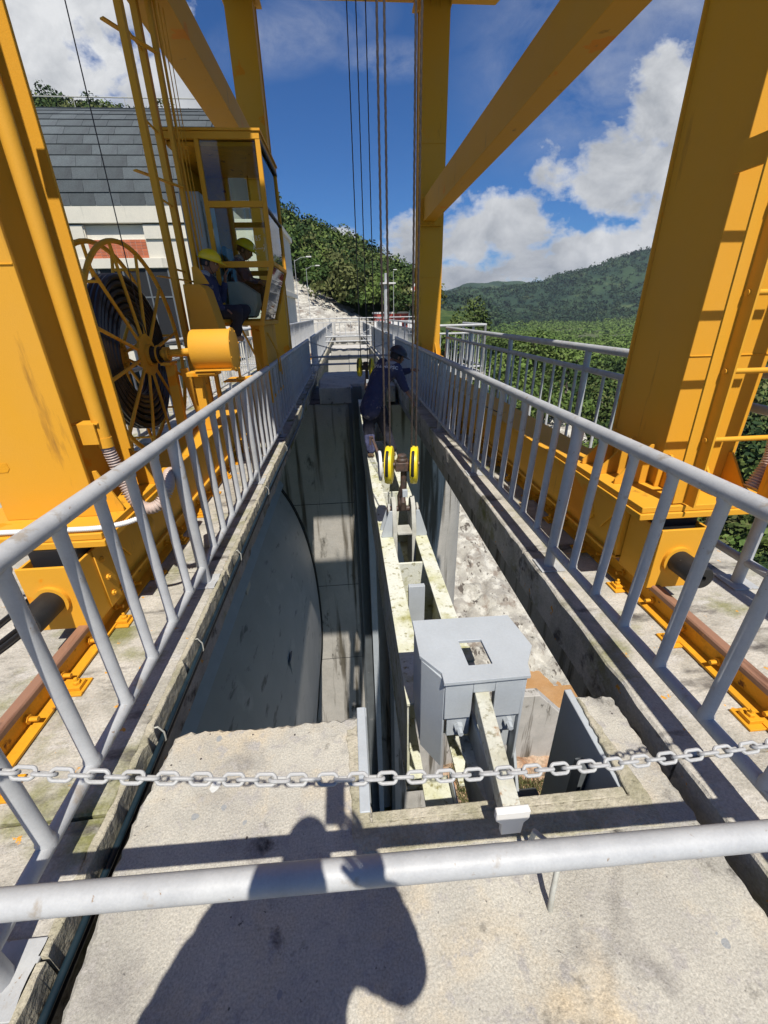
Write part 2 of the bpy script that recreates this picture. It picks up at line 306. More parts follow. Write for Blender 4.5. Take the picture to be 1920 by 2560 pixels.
def slab(name, poly, z0, z1, m, seed=1, jit=.012, step=.05, open_edges=(), parent=None, kind=None, ch=.014, **k):
    """concrete block with broken, chamfered top arris"""
    p = ragged(poly, step, jit, seed=seed, open_edges=open_edges); n = len(p)
    c = Vector((sum(q[0] for q in p)/n, sum(q[1] for q in p)/n)); r = random.Random(seed+5)
    area = sum(p[i][0]*p[(i+1) % n][1]-p[(i+1) % n][0]*p[i][1] for i in range(n)); sg = 1 if area > 0 else -1
    ins = []
    for i in range(n):
        a = Vector(p[i-1]); b = Vector(p[(i+1) % n]); d = (b-a).normalized(); nr = Vector((-d.y, d.x))*sg
        q = Vector(p[i])+nr*(ch*(.5+r.random())); ins.append((q.x, q.y))
    b = MB(); vs = [(x, y, z1) for x, y in ins]+[(x, y, z1-ch*(.6+.8*r.random())) for x, y in p]+[(x, y, z0) for x, y in p]
    fs = [tuple(range(n))]+[(i, (i+1) % n, n+(i+1) % n, n+i) for i in range(n)]+[(n+i, n+(i+1) % n, 2*n+(i+1) % n, 2*n+i) for i in range(n)]
    b.add(vs, fs); return b.build(name, m, parent, kind=kind, ang=30, **k)
# ------------------------------------------------------------------ setting
def sstep(a, b, x): t = np.clip((x-a)/(b-a), 0, 1); return t*t*(3-2*t)
NPR = np.random.RandomState(3)
def vnoise(x, y, s, seed=0):
    """cheap value noise on arrays"""
    rs = np.random.RandomState(seed); T = rs.rand(256, 256)
    x = x/s; y = y/s; xi = np.floor(x).astype(int); yi = np.floor(y).astype(int); fx = x-xi; fy = y-yi; fx = fx*fx*(3-2*fx); fy = fy*fy*(3-2*fy)
    a = T[xi % 256, yi % 256]; b = T[(xi+1) % 256, yi % 256]; c = T[xi % 256, (yi+1) % 256]; d = T[(xi+1) % 256, (yi+1) % 256]
    return (a*(1-fx)+b*fx)*(1-fy)+(c*(1-fx)+d*fx)*fy
def fbm(x, y, s, o=4, seed=0):
    r = 0; a = 1; t = 0
    for i in range(o): r = r+a*vnoise(x, y, s/2**i, seed+i); t += a; a *= .5
    return r/t
def grid(name, X, Y, Z, m, label=None, kind='structure', smooth=True, parent=None):
    h, w_ = X.shape; vs = np.stack([X, Y, Z], -1).reshape(-1, 3)
    idx = np.arange(h*w_).reshape(h, w_); fs = np.stack([idx[:-1, :-1], idx[:-1, 1:], idx[1:, 1:], idx[1:, :-1]], -1).reshape(-1, 4)
    me = bpy.data.meshes.new(name); me.from_pydata(vs.tolist(), [], fs.tolist()); me.materials.append(M[m])
    if smooth: me.polygons.foreach_set('use_smooth', [True]*len(me.polygons))
    ob = bpy.data.objects.new(name, me); COL.objects.link(ob); ob['kind'] = kind
    if parent: ob.parent = parent
    return ob
CR_U = np.array([-3, -1.5, -.9, -.5, -.44, -.24, -.108, .039, .10, .15, .20, .30]); CR_V = np.array([.25, .30, .33, .315, .31, .285, .150, .092, .060, .030, .012, .006])
def crest(u): return np.interp(u, CR_U, CR_V)
def left_z(x, y):           # hillside behind the end of the dam
    u = x/np.maximum(y, 1); t = np.clip((y-52)/60, 0, 1)
    base = 1.0+np.clip((3-x), 0, 30)*.16
    return base+(112*crest(u)+1.67-base)*t**.85
def gz(x, y):               # valley floor
    z = -18.6+0*x
    z = z+sstep(13, 40, x)*3.5*fbm(x, y, 25, 3, 5)
    z = z-6*sstep(60, 260, y)*sstep(0, 60, x)
    return z+fbm(x, y, 9, 3, 8)*.8-.6
ys = np.concatenate([np.linspace(-60, 120, 120), np.geomspace(126, 1500, 50)]); xs = np.concatenate([-np.geomspace(1500, 62, 30), np.linspace(-60, 120, 120), np.geomspace(126, 1500, 30)])
X, Y = np.meshgrid(xs, ys); Z = gz(X, Y); Z = np.where((X > 3) & (X < 30) & (Y > 12.9) & (Y < 26), -21.0, Z)
grid('ground', X, Y, Z, 'ground')
MB().box(3.5, 60, 13.3, 32, -18.4, -18.2).build('river', 'river', kind='structure')
# rock bank beyond the river, seen through the bay
xs = np.linspace(2.5, 24, 120); ys = np.linspace(16.9, 44, 150); X, Y = np.meshgrid(xs, ys)
Z = -18.6+np.maximum(Y-17.2-.6*fbm(X, Y, 2, 2, 3), 0)*.36+(fbm(X, Y, 2.6, 5, 11)-.5)*1.6+np.abs(fbm(X*1.3, Y, 1.1, 3, 12)-.5)*1.2
grid('rock_bank', X, Y, Z, 'rock')
xs = np.linspace(3.0, 12.5, 70); ys = np.linspace(5, 13.05, 60); X, Y = np.meshgrid(xs, ys)
Z = -18.35+(fbm(X, Y, .9, 4, 21)-.5)*.9
grid('gravel_bank', X, Y, Z, 'dirt', smooth=False)
wb = MB(); wb.prism([(3.2, -19), (14, -19), (14, -16.4), (9.2, -15.6), (7.9, -14.15), (3.2, -14.0)], 13.0, 13.45, 'y'); wb.build('retaining_wall', 'wall', bevel=.03, label='grey concrete training wall standing along the muddy river below the bay', cat='wall')
# grass tufts on the bank
gv = []; gf = []
for i in range(5200):
    x = 4.0+rnd.random()*5.5; y = 8.6+rnd.random()*4.3
    if fbm(np.array([x]), np.array([y]), 1.6, 2, 30)[0] < .47 and x > 6.8: continue
    z = -18.3; a = rnd.random()*6.3; h = .18+rnd.random()*.4; b = len(gv); dx, dy = cos(a)*.03, sin(a)*.03
    gv += [(x-dx, y-dy, z), (x+dx, y+dy, z), (x+rnd.gauss(0, .15), y+rnd.gauss(0, .15), z+h)]; gf.append((b, b+1, b+2))
q = MB(); q.v = gv; q.f = gf; q.build('grass', 'grass', smooth=False, kind='stuff')
# pale rock cutting at the far end of the dam
us = np.linspace(-1.1, .10, 220); ts = np.linspace(0, 1, 90); Ug, T = np.meshgrid(us, ts)
Y = 45+T*22; X = Ug*Y
topv = np.interp(Ug, [-1.2, -.3, -.15, -.111, -.06, 0, .035, .057, .1], [.2, .16, .105, .072, .050, .020, .004, -.012, -.02])
Z = -.6+(67*topv+1.67+.6)*np.minimum(T*1.05, 1)**.9+(fbm(X*1.2, Z*0+Y if False else Y, 3.0, 5, 41)-.5)*1.5*np.sin(pi*np.clip(T*1.1, 0, 1))+np.abs(fbm(X, Y+X*.6, 1.4, 3, 44)-.5)*1.0
grid('rock_slope', X, Y, Z, 'rock')
us = np.linspace(-3, .30, 160); ys = np.linspace(53, 330, 90); Ug, Y = np.meshgrid(us, ys); X = Ug*Y
Z = left_z(X, Y)+(fbm(X, Y, 14, 4, 51)-.5)*5-sstep(112, 330, Y)*0-2.0
grid('hillside', X, Y, Z, 'leafd')

# foliage built of many small leaf clumps
def crowns(name, trees, m, kind=None, parent=None, leaf=.5, n=140, seed=1, trunk=None):
    rs = np.random.RandomState(seed); V = []; ml = m if isinstance(m, list) else [m]; mi = []
    for (x, y, z, r, h) in trees:
        k = int(n); lob = rs.randn(6, 3)*np.array([.48, .48, .34]); lob[:, 2] = np.abs(lob[:, 2])*.9-.15; lr = .45+.3*rs.rand(6)
        li = rs.randint(0, 6, k); d = rs.randn(k, 3); d /= np.linalg.norm(d, axis=1)[:, None]; d[:, 2] = np.where(d[:, 2] < -.3, -d[:, 2], d[:, 2])
        p = lob[li]+d*(lr[li]*(.72+.35*rs.rand(k)))[:, None]
        p = p*np.array([r, r, h*.5])+np.array([x, y, z])
        nrm = d+rs.randn(k, 3)*.55; nrm /= np.linalg.norm(nrm, axis=1)[:, None]
        t = np.cross(nrm, rs.randn(k, 3)); t /= np.linalg.norm(t, axis=1)[:, None]; b = np.cross(nrm, t)
        s = (leaf*(.55+.7*rs.rand(k)))[:, None]; q = .62
        mi += [rs.randint(0, len(ml))]*k
        V.append(np.stack([p-t*s, p-b*s*q, p+t*s*.9+nrm*s*.15, p+b*s*q], 1))
    V = np.concatenate(V).reshape(-1, 3); nq = len(V)//4
    me = bpy.data.meshes.new(name); me.vertices.add(len(V)); me.loops.add(nq*4); me.polygons.add(nq)
    o0 = np.array(worldloc(parent)) if parent else np.zeros(3)
    me.vertices.foreach_set('co', (V-o0).astype(np.float32).ravel()); me.loops.foreach_set('vertex_index', np.arange(nq*4)); me.polygons.foreach_set('loop_start', np.arange(nq)*4)
    me.update(calc_edges=True)
    for q_ in ml: me.materials.append(M[q_])
    me.polygons.foreach_set('material_index', mi)
    ob = bpy.data.objects.new(name, me); COL.objects.link(ob)
    if kind: ob['kind'] = kind
    if parent: ob.parent = parent
    return ob
rs = np.random.RandomState(12)
ht = []
for i in range(1700):                       # forest on the hillside
    y = 54+62*rs.rand()**.8; u = -.95+1.11*rs.rand(); x = u*y
    if y < 66 and y*np.interp(u, [-.3, -.111, 0, .057], [.16, .072, .02, -.012]) > 200: continue
    tv = float(np.interp(u, [-1.2, -.3, -.15, -.111, -.06, 0, .035, .057, .1], [.2, .16, .105, .072, .050, .020, .004, -.012, -.02]))
    z = float(left_z(np.array(x), np.array(y)))
    if u < .055 and y < 67 and (z-1.67)/y < tv*1.02: continue
    r = 1.5+1.5*rs.rand(); ht.append((x, y, z+r*.5, r, r*2.0+rs.rand()*1.5))
crowns('forest', ht, ['leafd', 'leafd', 'leafn', 'leafo', 'leafk', 'leafk'], kind='stuff', leaf=.29, n=400, seed=5)
vt = []
for i in range(1900):                       # valley forest on the right
    y = 34+260*rs.rand()**1.5; u = .04+1.9*rs.rand()**.9; x = u*y
    if y < 46 and x < 22: continue
    z = float(gz(np.array(x), np.array(y))); top = -18.6+8.0 if y < 120 else -12
    r = 1.8+2.2*rs.rand()+y*.006; h = 3.5+2.5*rs.rand()+(3.5*rs.rand() if y < 90 else 0)
    vt.append((x, y, z+4.0+2.5*fbm(np.array([x]), np.array([y]), 30, 2, 61)[0], r, h*1.3))
for i in range(380):
    y = 92+330*rs.rand(); x = (.08+.4*rs.rand())*y; r = 2.5+2.5*rs.rand()+y*.008; vt.append((x, y, float(gz(np.array(x), np.array(y)))+3.5, r, r*1.5))
for i in range(330):
    y = 13+26*rs.rand(); x = 17+46*rs.rand(); z = float(gz(np.array(x), np.array(y))); r = 1.0+1.6*rs.rand(); vt.append((x, y, z+r*.7, r, r*2.0))
va = [t for t in vt if t[1] < 90]; vb = [t for t in vt if t[1] >= 90]
crowns('valley_forest', va, ['leafd', 'leafn', 'leafo', 'leafk'], kind='stuff', leaf=.34, n=420, seed=6); crowns('valley_forest', vb, 'leaffv', kind='stuff', leaf=.75, n=130, seed=7)
# distant hills
us = np.linspace(.02, 1.6, 330); ys = np.geomspace(210, 2300, 240); Ug, Y = np.meshgrid(us, ys); X = Ug*Y
c1 = np.interp(Ug, [.0, .18, .30, .45, .55, .66, .9, 1.6], [.012, .034, .038, .064, .088, .105, .12, .12]); c0 = np.interp(Ug, [0, .15, .22, .30, .36, .45, .7], [.030, .040, .030, .010, -.02, -.04, -.05])
c2 = np.interp(Ug, [0, .2, .3, .42, .6, 1.6], [.01, .035, .056, .052, .03, .03])
def ridge(Yc, wd): return np.exp(-((Y-Yc)/wd)**2)
Z = -26+(ridge(620, 230)*(620*c1+28)+(1-ridge(620, 230))*0)
Z = -26+ridge(1150, 230)*(1150*c1+28)
Z = np.maximum(Z, -26+ridge(680, 90)*(680*c0+28)); Z = np.maximum(Z, -26+ridge(1800, 260)*(1800*c2+28))
gul = np.abs(fbm(X+Y*.25, Y*.35, 130, 3, 71)-.5)*2
hill = np.clip((Z+26)/60, 0, 1)
Z = Z+(gul-.35)*80*hill*(1-.6*hill)+(fbm(X, Y, 22, 3, 72)-.5)*5
grid('far_hill', X, Y, Z, 'leaff')
ft = []
yy = rs.rand(16000); 
fv = []
for i in range(17000):
    a = rs.randint(0, 205); b = rs.randint(0, 250)
    if Y[a, b] > 1350: continue
    r = (2.6+2.6*rs.rand())*(.6+Y[a, b]/900); (fv if hill[a, b] < .12 else ft).append((X[a, b]+rs.randn()*2, Y[a, b]+rs.randn()*2, Z[a, b]+1.0, r, r*1.8))
crowns('far_forest', ft, 'leaff', kind='stuff', leaf=2.2, n=20, seed=8); crowns('valley_canopy', fv, 'leaffv', kind='stuff', leaf=1.4, n=20, seed=9)
# trees one can tell apart beyond the right hand railing
def tree(x, y, ztop, r, h, label, m='leafn', n=900, leaf=.3, seed=1, zb=None):
    zb = ztop-h-6 if zb is None else zb
    t = empty('tree', (x, y, zb), label, 'tree', 'trees beyond the downstream railing')
    b = MB(); b.tube([(x, y, zb), (x+.1, y, (zb+ztop)/2), (x+.25*r*.2, y, ztop-h*.25)], [.28, .2, .07], 8)
    for k in range(5):
        a = k*1.3+seed; z = ztop-h*(.75-.13*k); b.tube([(x, y, z-.6), (x+cos(a)*r*.6, y+sin(a)*r*.6, z+.5)], [.1, .03], 6)
    b.build('trunk', 'bark', t)
    crowns('crown', [(x, y, ztop-h*.5, r, h)], m, parent=t, leaf=leaf, n=n, seed=seed); return t
TL = [(16.6, 58, 3.4, 2.0, 9, 'tallest dark tree with a bare pale trunk rising above the downstream treeline', 'leafd', 700), (11.2, 52, .2, 3.0, 6, 'bright green bushy tree just right of the far crane leg', 'leafn', 1000),
      (14.0, 55, .3, 2.6, 6, 'rounded light green tree left of the tallest dark tree', 'leafn', 900), (19.0, 54, -.6, 2.6, 6, 'dense dark tree just right of the tallest tree', 'leafd', 900),
      (22.6, 52, -1.0, 3.1, 6, 'broad tree with layered flat branches right of the tallest tree group', 'leafn', 1000), (26.5, 51, -2.6, 2.8, 6, 'low dark green tree with an open top in the middle of the treeline', 'leafd', 900),
      (17.5, 46, -3.4, 3.0, 7, 'mid green tree below the tallest tree, behind the outer railing', 'leafn', 1000), (22.5, 44, -5.2, 3.3, 7, 'leafy tree showing between the outer railing balusters', 'leafn', 1100),
      (28.5, 44, -6.5, 3.4, 7, 'dark leafy tree left of the near right crane leg', 'leafd', 1100), (33.5, 40, -9.5, 3.6, 8, 'big dark tree seen low beside the near right crane leg', 'leafd', 1200), (12.5, 44, -3.0, 2.6, 6, 'small yellowish green tree behind the side platform railing', 'leafn', 900),
      (24.5, 36, -8.5, 3.0, 7, 'bright tree nearest the dam below the outer railing', 'leafn', 1200)]
for i, (x, y, zt, r, h, lab, m_, n_) in enumerate(TL): tree(x, y, zt, r, h, lab, m_, int(n_*1.7), .23, seed=20+i)

# ------------------------------------------------------------------ dam piers and walkways
JY = [-2.2, 1.02, 2.68, 5.4, 8.3, 11.0, 14.1, 18, 22, 26, 31, 37, 44]
wl = empty('left_walkway', (-2.5, 0, 0), None, None); wl['kind'] = 'structure'
wr = empty('right_walkway', (2, 0, 0), None, None); wr['kind'] = 'structure'
for i in range(len(JY)-1):
    a, b = JY[i]+.006, JY[i+1]-.006
    slab('deck_slab', [(-4.3, a), (-.985, a), (-.985, b), (-4.3, b)], -.32, 0, 'deck', seed=i, jit=.004, step=.12, open_edges=(3,), parent=wl, ch=.008)
    slab('deck_slab', [(1.262, a), (2.85, a), (2.85, b), (1.262, b)], -.28, 0, 'deck', seed=30+i, jit=.004, step=.12, open_edges=(1,), parent=wr, ch=.01)
# thin lip cast against the edge of the left walkway, broken here and there
for i, (a, b) in enumerate([(-2, .62), (.63, 2.66), (2.70, 3.9), (3.93, 9.0), (9.05, 12.9), (14.2, 24), (26, 44)]):
    slab('edge_lip', [(-.984, a), (-.955, a), (-.955, b), (-.984, b)], -.12, .012, 'lip', seed=60+i, jit=.0035, step=.03, parent=wl, ch=.004)
MB().box(-1.7, -1.15, -2.2, 44, -.6, -.33).build('edge_girder', 'beamc', wl)
MB().box(-4.3, -3.3, -2.2, 44, -.9, -.33).build('edge_girder', 'beamc', wl)
MB().box(1.285, 1.6, -2.2, 44, -.46, -.285).build('edge_girder', 'beamc', wr)
MB().box(2.4, 2.8, -2.2, 44, -.9, -.285).build('edge_girder', 'beamc', wr)
pn = empty('near_pier', (0, 0, 0), None, None); pn['kind'] = 'structure'
slab('pier_top', [(1.185, -2.4), (1.18, .5), (1.165, 1.34), (1.0, 1.355), (.985, .905), (.0, .925), (-.035, 1.345), (-.50, 1.335), (-.80, 1.345), (-.845, 1.32), (-.875, 1.02), (-.87, .75), (-.85, .5), (-.86, -2.4)], -.5, 0, 'slab', seed=3, jit=.0035, step=.02, open_edges=(), parent=pn, ch=.012)
b = MB(); b.box(-9, -.045, -2.6, 1.30, -22, -.46).box(.99, 1.75, -2.6, 1.30, -22, -.49).box(-.045, .99, -2.6, .88, -22, -.46); b.build('pier_body', 'wall', pn)
b = MB(); b.box(-.044, -.004, .93, 1.39, -14, .008); b.build('slot_plate', 'beamp', pn, bevel=.004)
b = MB(); b.box(-.02, -.0, 1.39, 1.44, -14, -.06); b.build('slot_plate', 'beamp', pn)
b = MB(); b.prism([(.905, -.02), (1.40, -.004), (1.40, -2.0), (1.55, -2.6), (1.55, -14), (.905, -14)], .965, 1.0, 'x'); b.build('slot_plate', 'beamp', pn, bevel=.004)
b = MB(); b.box(.86, .962, .925, .945, -14, -.05).box(.925, .96, 1.1, 1.16, -14, -.16); b.build('slot_plate', 'steeld', pn)
b = MB(); b.box(-.0, .965, .895, .93, -14, .006); b.build('slot_plate', 'lip', pn, bevel=.004)
# mortar smeared round the slot
slab('slot_grout', [(-.03, .80), (1.04, .79), (1.05, .90), (1.01, 1.34), (.998, 1.34), (.975, .897), (-.002, .897), (-.045, 1.30), (-.09, 1.28), (-.07, .84)], -.02, .004, 'white2' if False else 'lip', seed=9, jit=.0025, step=.02, parent=pn, ch=.004)
lp = MB(); lp.tube([(.53, .60, 0), (.535, .615, .06), (.55, .64, .13), (.545, .70, .165), (.52, .74, .15), (.505, .745, 0)], .0085, 10); lp.build('lifting_loop', 'lug', label='bent white painted reinforcing bar loop cast into the near concrete top', cat='steel loop')
# far pier
pf = empty('far_pier', (0, 11, 0), None, None); pf['kind'] = 'structure'
slab('pier_top', [(1.18, 14.1), (-.72, 14.1), (-.80, 12.6), (-.74, 10.93), (-.3, 10.90), (.06, 10.93), (.06, 11.45), (.95, 11.45), (.95, 10.93), (1.18, 10.93)], -.4, 0, 'slab', seed=14, jit=.02, step=.08, parent=pf, ch=.02)
b = MB(); b.box(-9, .05, 10.98, 14.05, -22, -.42).box(.96, 1.9, 10.98, 14.05, -22, -.5).box(.05, .96, 11.5, 14.05, -22, -.42)
b.build('pier_body', 'wall', pf)
b = MB(); b.prism([(1.9, 10.98)]+[(1.9+1.53*sin(t), 12.515-1.53*cos(t)) for t in np.linspace(0.05, pi-.05, 24)]+[(1.9, 14.05)], -22, -.5, 'z'); b.build('pier_nose', 'wall', pf)
for z in (-3.2, -6.0, -9.0): MB().box(-2.6, .05, 10.972, 10.985, z, z+.012).build('pour_joint', 'dark', pf)
b = MB(); b.box(.055, .10, 10.9, 11.5, -22, -.03).box(-.02, .055, 10.955, 10.975, -22, -.05); b.build('slot_plate', 'steeld', pf)
b = MB(); b.box(.10, .34, 11.30, 11.34, -22, -.05); b.build('slot_plate', 'steeld', pf)
b = MB(); b.box(.36, .55, 11.05, 11.09, -22, -.4); b.build('slot_plate', 'beamp', pf)
b = MB(); b.box(.91, .955, 10.9, 11.5, -22, -.03).box(.955, 1.04, 10.955, 10.975, -22, -.05); b.build('slot_plate', 'steeld', pf)
# next piers of the dam
for y0, y1 in ((24.0, 26.6), (36.5, 39.2)):
    p = empty('further_pier', (0, y0, 0), None, None); p['kind'] = 'structure'
    slab('pier_top', [(1.2, y1), (-.8, y1), (-.8, y0), (1.2, y0)], -.4, 0, 'pave', seed=int(y0), jit=.02, step=.15, parent=p)
    MB().box(-9, 1.9, y0+.05, y1-.05, -22, -.42).build('pier_body', 'pave', p)
    for x in (.1, .62, 1.1): MB().box(x, x+.03, y0+.02, y0+.06, -22, -.05).build('slot_plate', 'steeld', p)
    for x in (.13, .65): MB().box(x, x+.48, y0+.03, y0+.045, -22, -.05).build('slot_plate', 'pave', p)
MB().box(-4.2, 6, 44, 60, -6, -.02).build('abutment_road', 'pave', kind='structure')

# ------------------------------------------------------------------ radial gate
GP = [(-3.6, -1.0), (-2.75, -1.7), (-1.98, -2.72), (-1.58, -3.75), (-1.36, -5.01), (-1.29, -6.56), (-1.34, -8.07), (-1.56, -9.72), (-1.85, -11.78), (-2.4, -14), (-3.3, -16.5)]
def smoothp(P, k=6):
    P = [Vector(p) for p in P]; o = []
    for i in range(len(P)-1):
        a, b_, c, d = P[max(i-1, 0)], P[i], P[i+1], P[min(i+2, len(P)-1)]
        for j in range(k):
            t = j/k; o.append(.5*((2*b_)+(-a+c)*t+(2*a-5*b_+4*c-d)*t*t+(-a+3*b_-3*c+d)*t**3))
    return o+[P[-1]]
gp = smoothp(GP)
rg = empty('radial_gate', (-2, 6, -8), 'huge curved grey steel radial gate closing the bay left of the lifting beam', 'gate')
def sheet(name, prof, y0, y1, th, m, parent):
    b = MB(); n = len(prof); vs = []
    for y in (y0, y1):
        for off in (0, th):
            for p in prof: vs.append((p[0]-off, y, p[1]))
    fs = []
    for i in range(n-1):
        fs += [(i, i+1, 2*n+i+1, 2*n+i), (n+i, 3*n+i, 3*n+i+1, n+i+1), (i, n+i, n+i+1, i+1), (2*n+i, 2*n+i+1, 3*n+i+1, 3*n+i)]
    b.add(vs, fs); return b.build(name, m, parent)
sheet('skin_plate', gp, 1.36, 10.86, .03, 'gate', rg)
sheet('side_seal', [Vector((p[0]+.045, p[1])) for p in gp], 10.84, 10.965, .10, 'blk', rg)
sheet('side_seal', [Vector((p[0]+.045, p[1])) for p in gp], 1.31, 1.38, .10, 'blk', rg)
for p in (gp[12], gp[22], gp[31]):
    MB().box(p[0]-.01, p[0]+.02, 6.2, 6.5, p[1]-.2, p[1]+.2).build('patch_plate', 'gate', rg)
bt = MB(); bt.prism([(-2.30, -2.16), (-2.02, -2.52), (-1.90, -2.50), (-2.20, -2.10)], 1.40, 10.85, 'y'); bt.build('top_edge_strip', 'beamp', rg)

# ------------------------------------------------------------------ railings
def railing(name, p0, p1, label, cat='railing', group=None, top=1.03, bot=.12, mid=None, rt=.0355, rb=.028, posts=None, pr=.036, sp=.2771, first=None, br=.0245, plate=True, balus=True, foot=0.0, lean=0.0):
    p0 = Vector((*p0, 0)); p1 = Vector((*p1, 0)); d = p1-p0; ln = d.length; d.normalize(); ang = math.atan2(d.y, d.x)
    r = empty(name, (p0.x, p0.y, 0), label, cat, group)
    nv = Vector((-d.y, d.x, 0))
    def at(t, z): return p0+d*t+nv*lean*(top-z)/top+Vector((0, 0, z))
    MB().tube([at(-.02, top), at(ln+.02, top)], rt, 16).build('handrail', 'grey', r)
    if bot is not None: MB().tube([at(0, bot), at(ln, bot)], rb, 12).build('bottom_rail', 'grey', r)
    btop = top
    if mid: MB().tube([at(0, mid), at(ln, mid)], rb, 12).build('middle_rail', 'grey', r); btop = mid
    ps = posts if posts is not None else [0, ln]
    pp = None; pl = None
    for t in ps:
        if pp is None:
            pp = MB().tube([at(t, foot), at(t, top-.01)], pr, 12).build('post', 'grey', r, origin=at(t, 0))
            if plate:
                q = MB(); q.box(-.085, .085, -.085, .085, 0, .010); q.v = [tuple(at(t, foot+.002)+Matrix.Rotation(ang, 3, 'Z') @ Vector(v)) for v in q.v]; pl = q.build('base_plate', 'grey', r, origin=at(t, 0), bevel=.002)
        else:
            put(pp, r, at(t, 0)); 
            if plate: put(pl, r, at(t, 0))
    if balus:
        b0 = None; t = first if first is not None else sp
        while t < ln-.02:
            if all(abs(t-q_) > sp*.45 for q_ in ps):
                if b0 is None: b0 = MB().tube([at(t, bot), at(t, bot+rb+.002), at(t, bot+rb+.012), at(t, btop-rt-.012), at(t, btop-rt-.001), at(t, btop-.005)], [br*1.22, br*1.2, br, br, br*1.2, br*1.22], 12).build('baluster', 'grey', r, origin=at(t, 0))
                else: put(b0, r, at(t, 0))
            t += sp
    return r
PS = 1.94
railing('railing', (-1.06, -1.35), (-1.06, 12.75), 'long grey tube railing left of the bay beside the yellow cable drum', posts=[.0, 1.94, 3.88, 5.82, 7.76, 9.70, 11.64, 14.06], first=.2771)
railing('railing', (1.41, -1.42), (1.41, 12.75), 'long grey tube railing on the right of the bay running past the stooping worker', lean=.045, bot=.15, posts=[0, 1.94, 3.88, 5.82, 7.76, 9.70, 11.64, 14.12], first=.2771)
railing('railing', (-1.06, 14.0), (-1.06, 24.5), 'second bay left inner railing beyond the dark pier top', posts=[0, 2.1, 4.2, 6.3, 8.4, 10.5], plate=False)
railing('railing', (1.41, 14.0), (1.41, 24.5), 'second bay right inner railing behind the stooping worker', posts=[0, 2.1, 4.2, 6.3, 8.4, 10.5], plate=False)
railing('railing', (-1.06, 26.2), (-1.06, 36.5), 'third bay left inner railing, short with distance', posts=[0, 5, 10.3], plate=False, sp=.4)
railing('railing', (1.41, 26.2), (1.41, 36.5), 'third bay right inner railing, short with distance', posts=[0, 5, 10.3], plate=False, sp=.4)
railing('railing', (2.50, -.5), (2.50, 11.1), 'tall outer railing with middle rail between crane and green valley', top=1.30, mid=1.09, bot=.17, posts=[.0, 2.62, 4.95, 7.2, 9.45, 11.6], rt=.036, pr=.034, br=.016, sp=.27)
railing('railing', (2.50, 14.3), (2.50, 36), 'far outer railing on the downstream side past the side platform', top=1.30, mid=1.09, bot=.17, posts=[0, 2.4, 4.8, 7.2, 9.6, 12, 14.4, 16.8, 19.2, 21.7], plate=False, br=.016, sp=.3)
railing('railing', (2.50, 12.9), (4.02, 12.9), 'near side rail of the small projecting side platform', top=1.30, mid=1.09, bot=.17, posts=[0, 1.52], plate=False, br=.016, sp=.22)
railing('railing', (4.02, 12.9), (4.02, 15.4), 'outer rail of the small projecting side platform over the trees', top=1.30, mid=1.09, bot=.17, posts=[0, 1.25, 2.5], plate=False, br=.016, sp=.25)
MB().box(2.85, 4.1, 12.8, 15.5, -.2, 0).build('side_platform', 'deck', kind='structure')
railing('railing', (-2.95, 2.0), (-2.95, 15.6), 'outer left railing behind the yellow cable reel', top=1.30, mid=1.02, bot=.17, posts=[0, 2.3, 4.6, 6.9, 9.2, 11.5, 13.6], rt=.04, pr=.034, br=.016, sp=.27)
railing('railing', (-2.95, 15.6), (-4.9, 15.6), 'return of the outer left railing in front of the cream building', top=1.30, mid=1.02, bot=.17, posts=[.98, 1.95], plate=False, br=.016, sp=.25)
railing('railing', (-2.3, 15.5), (-2.3, 34), 'far left walkway railing below the pale rock cutting', top=1.30, mid=None, bot=.17, posts=[0, 2.6, 5.2, 7.8, 10.4, 13, 15.6, 18.5], plate=False, sp=.28)
railing('railing', (-3.2, 34), (5.2, 34), 'white painted railing crossing the far end of the dam', top=1.36, mid=1.1, bot=.2, posts=[0, 2.1, 4.2, 6.3, 8.4], plate=False, br=.02, sp=.4)
def guard(p0, p1, r, label, m='grey'):
    b = MB(); b.tube([p0, p1], r, 20); return b.build('guard_bar', m, label=label, cat='guard bar')
guard((-1.06, .512, .575), (1.41, .468, .570), .029, 'thick pale grey tube crossing the bottom of the picture in front of the slab')
guard((-1.06, 12.75, .575), (1.41, 12.75, .575), .028, 'upper grey tube closing the far end of the bay')
guard((-1.06, 12.70, .375), (1.41, 12.70, .375), .028, 'lower grey tube closing the far end of the bay')
guard((-1.06, 23.6, .60), (1.41, 23.6, .60), .035, 'sunlit pale tube across the second bay, upper of two')
guard((-1.06, 23.5, .38), (1.41, 23.5, .38), .035, 'sunlit pale tube across the second bay, lower of two')
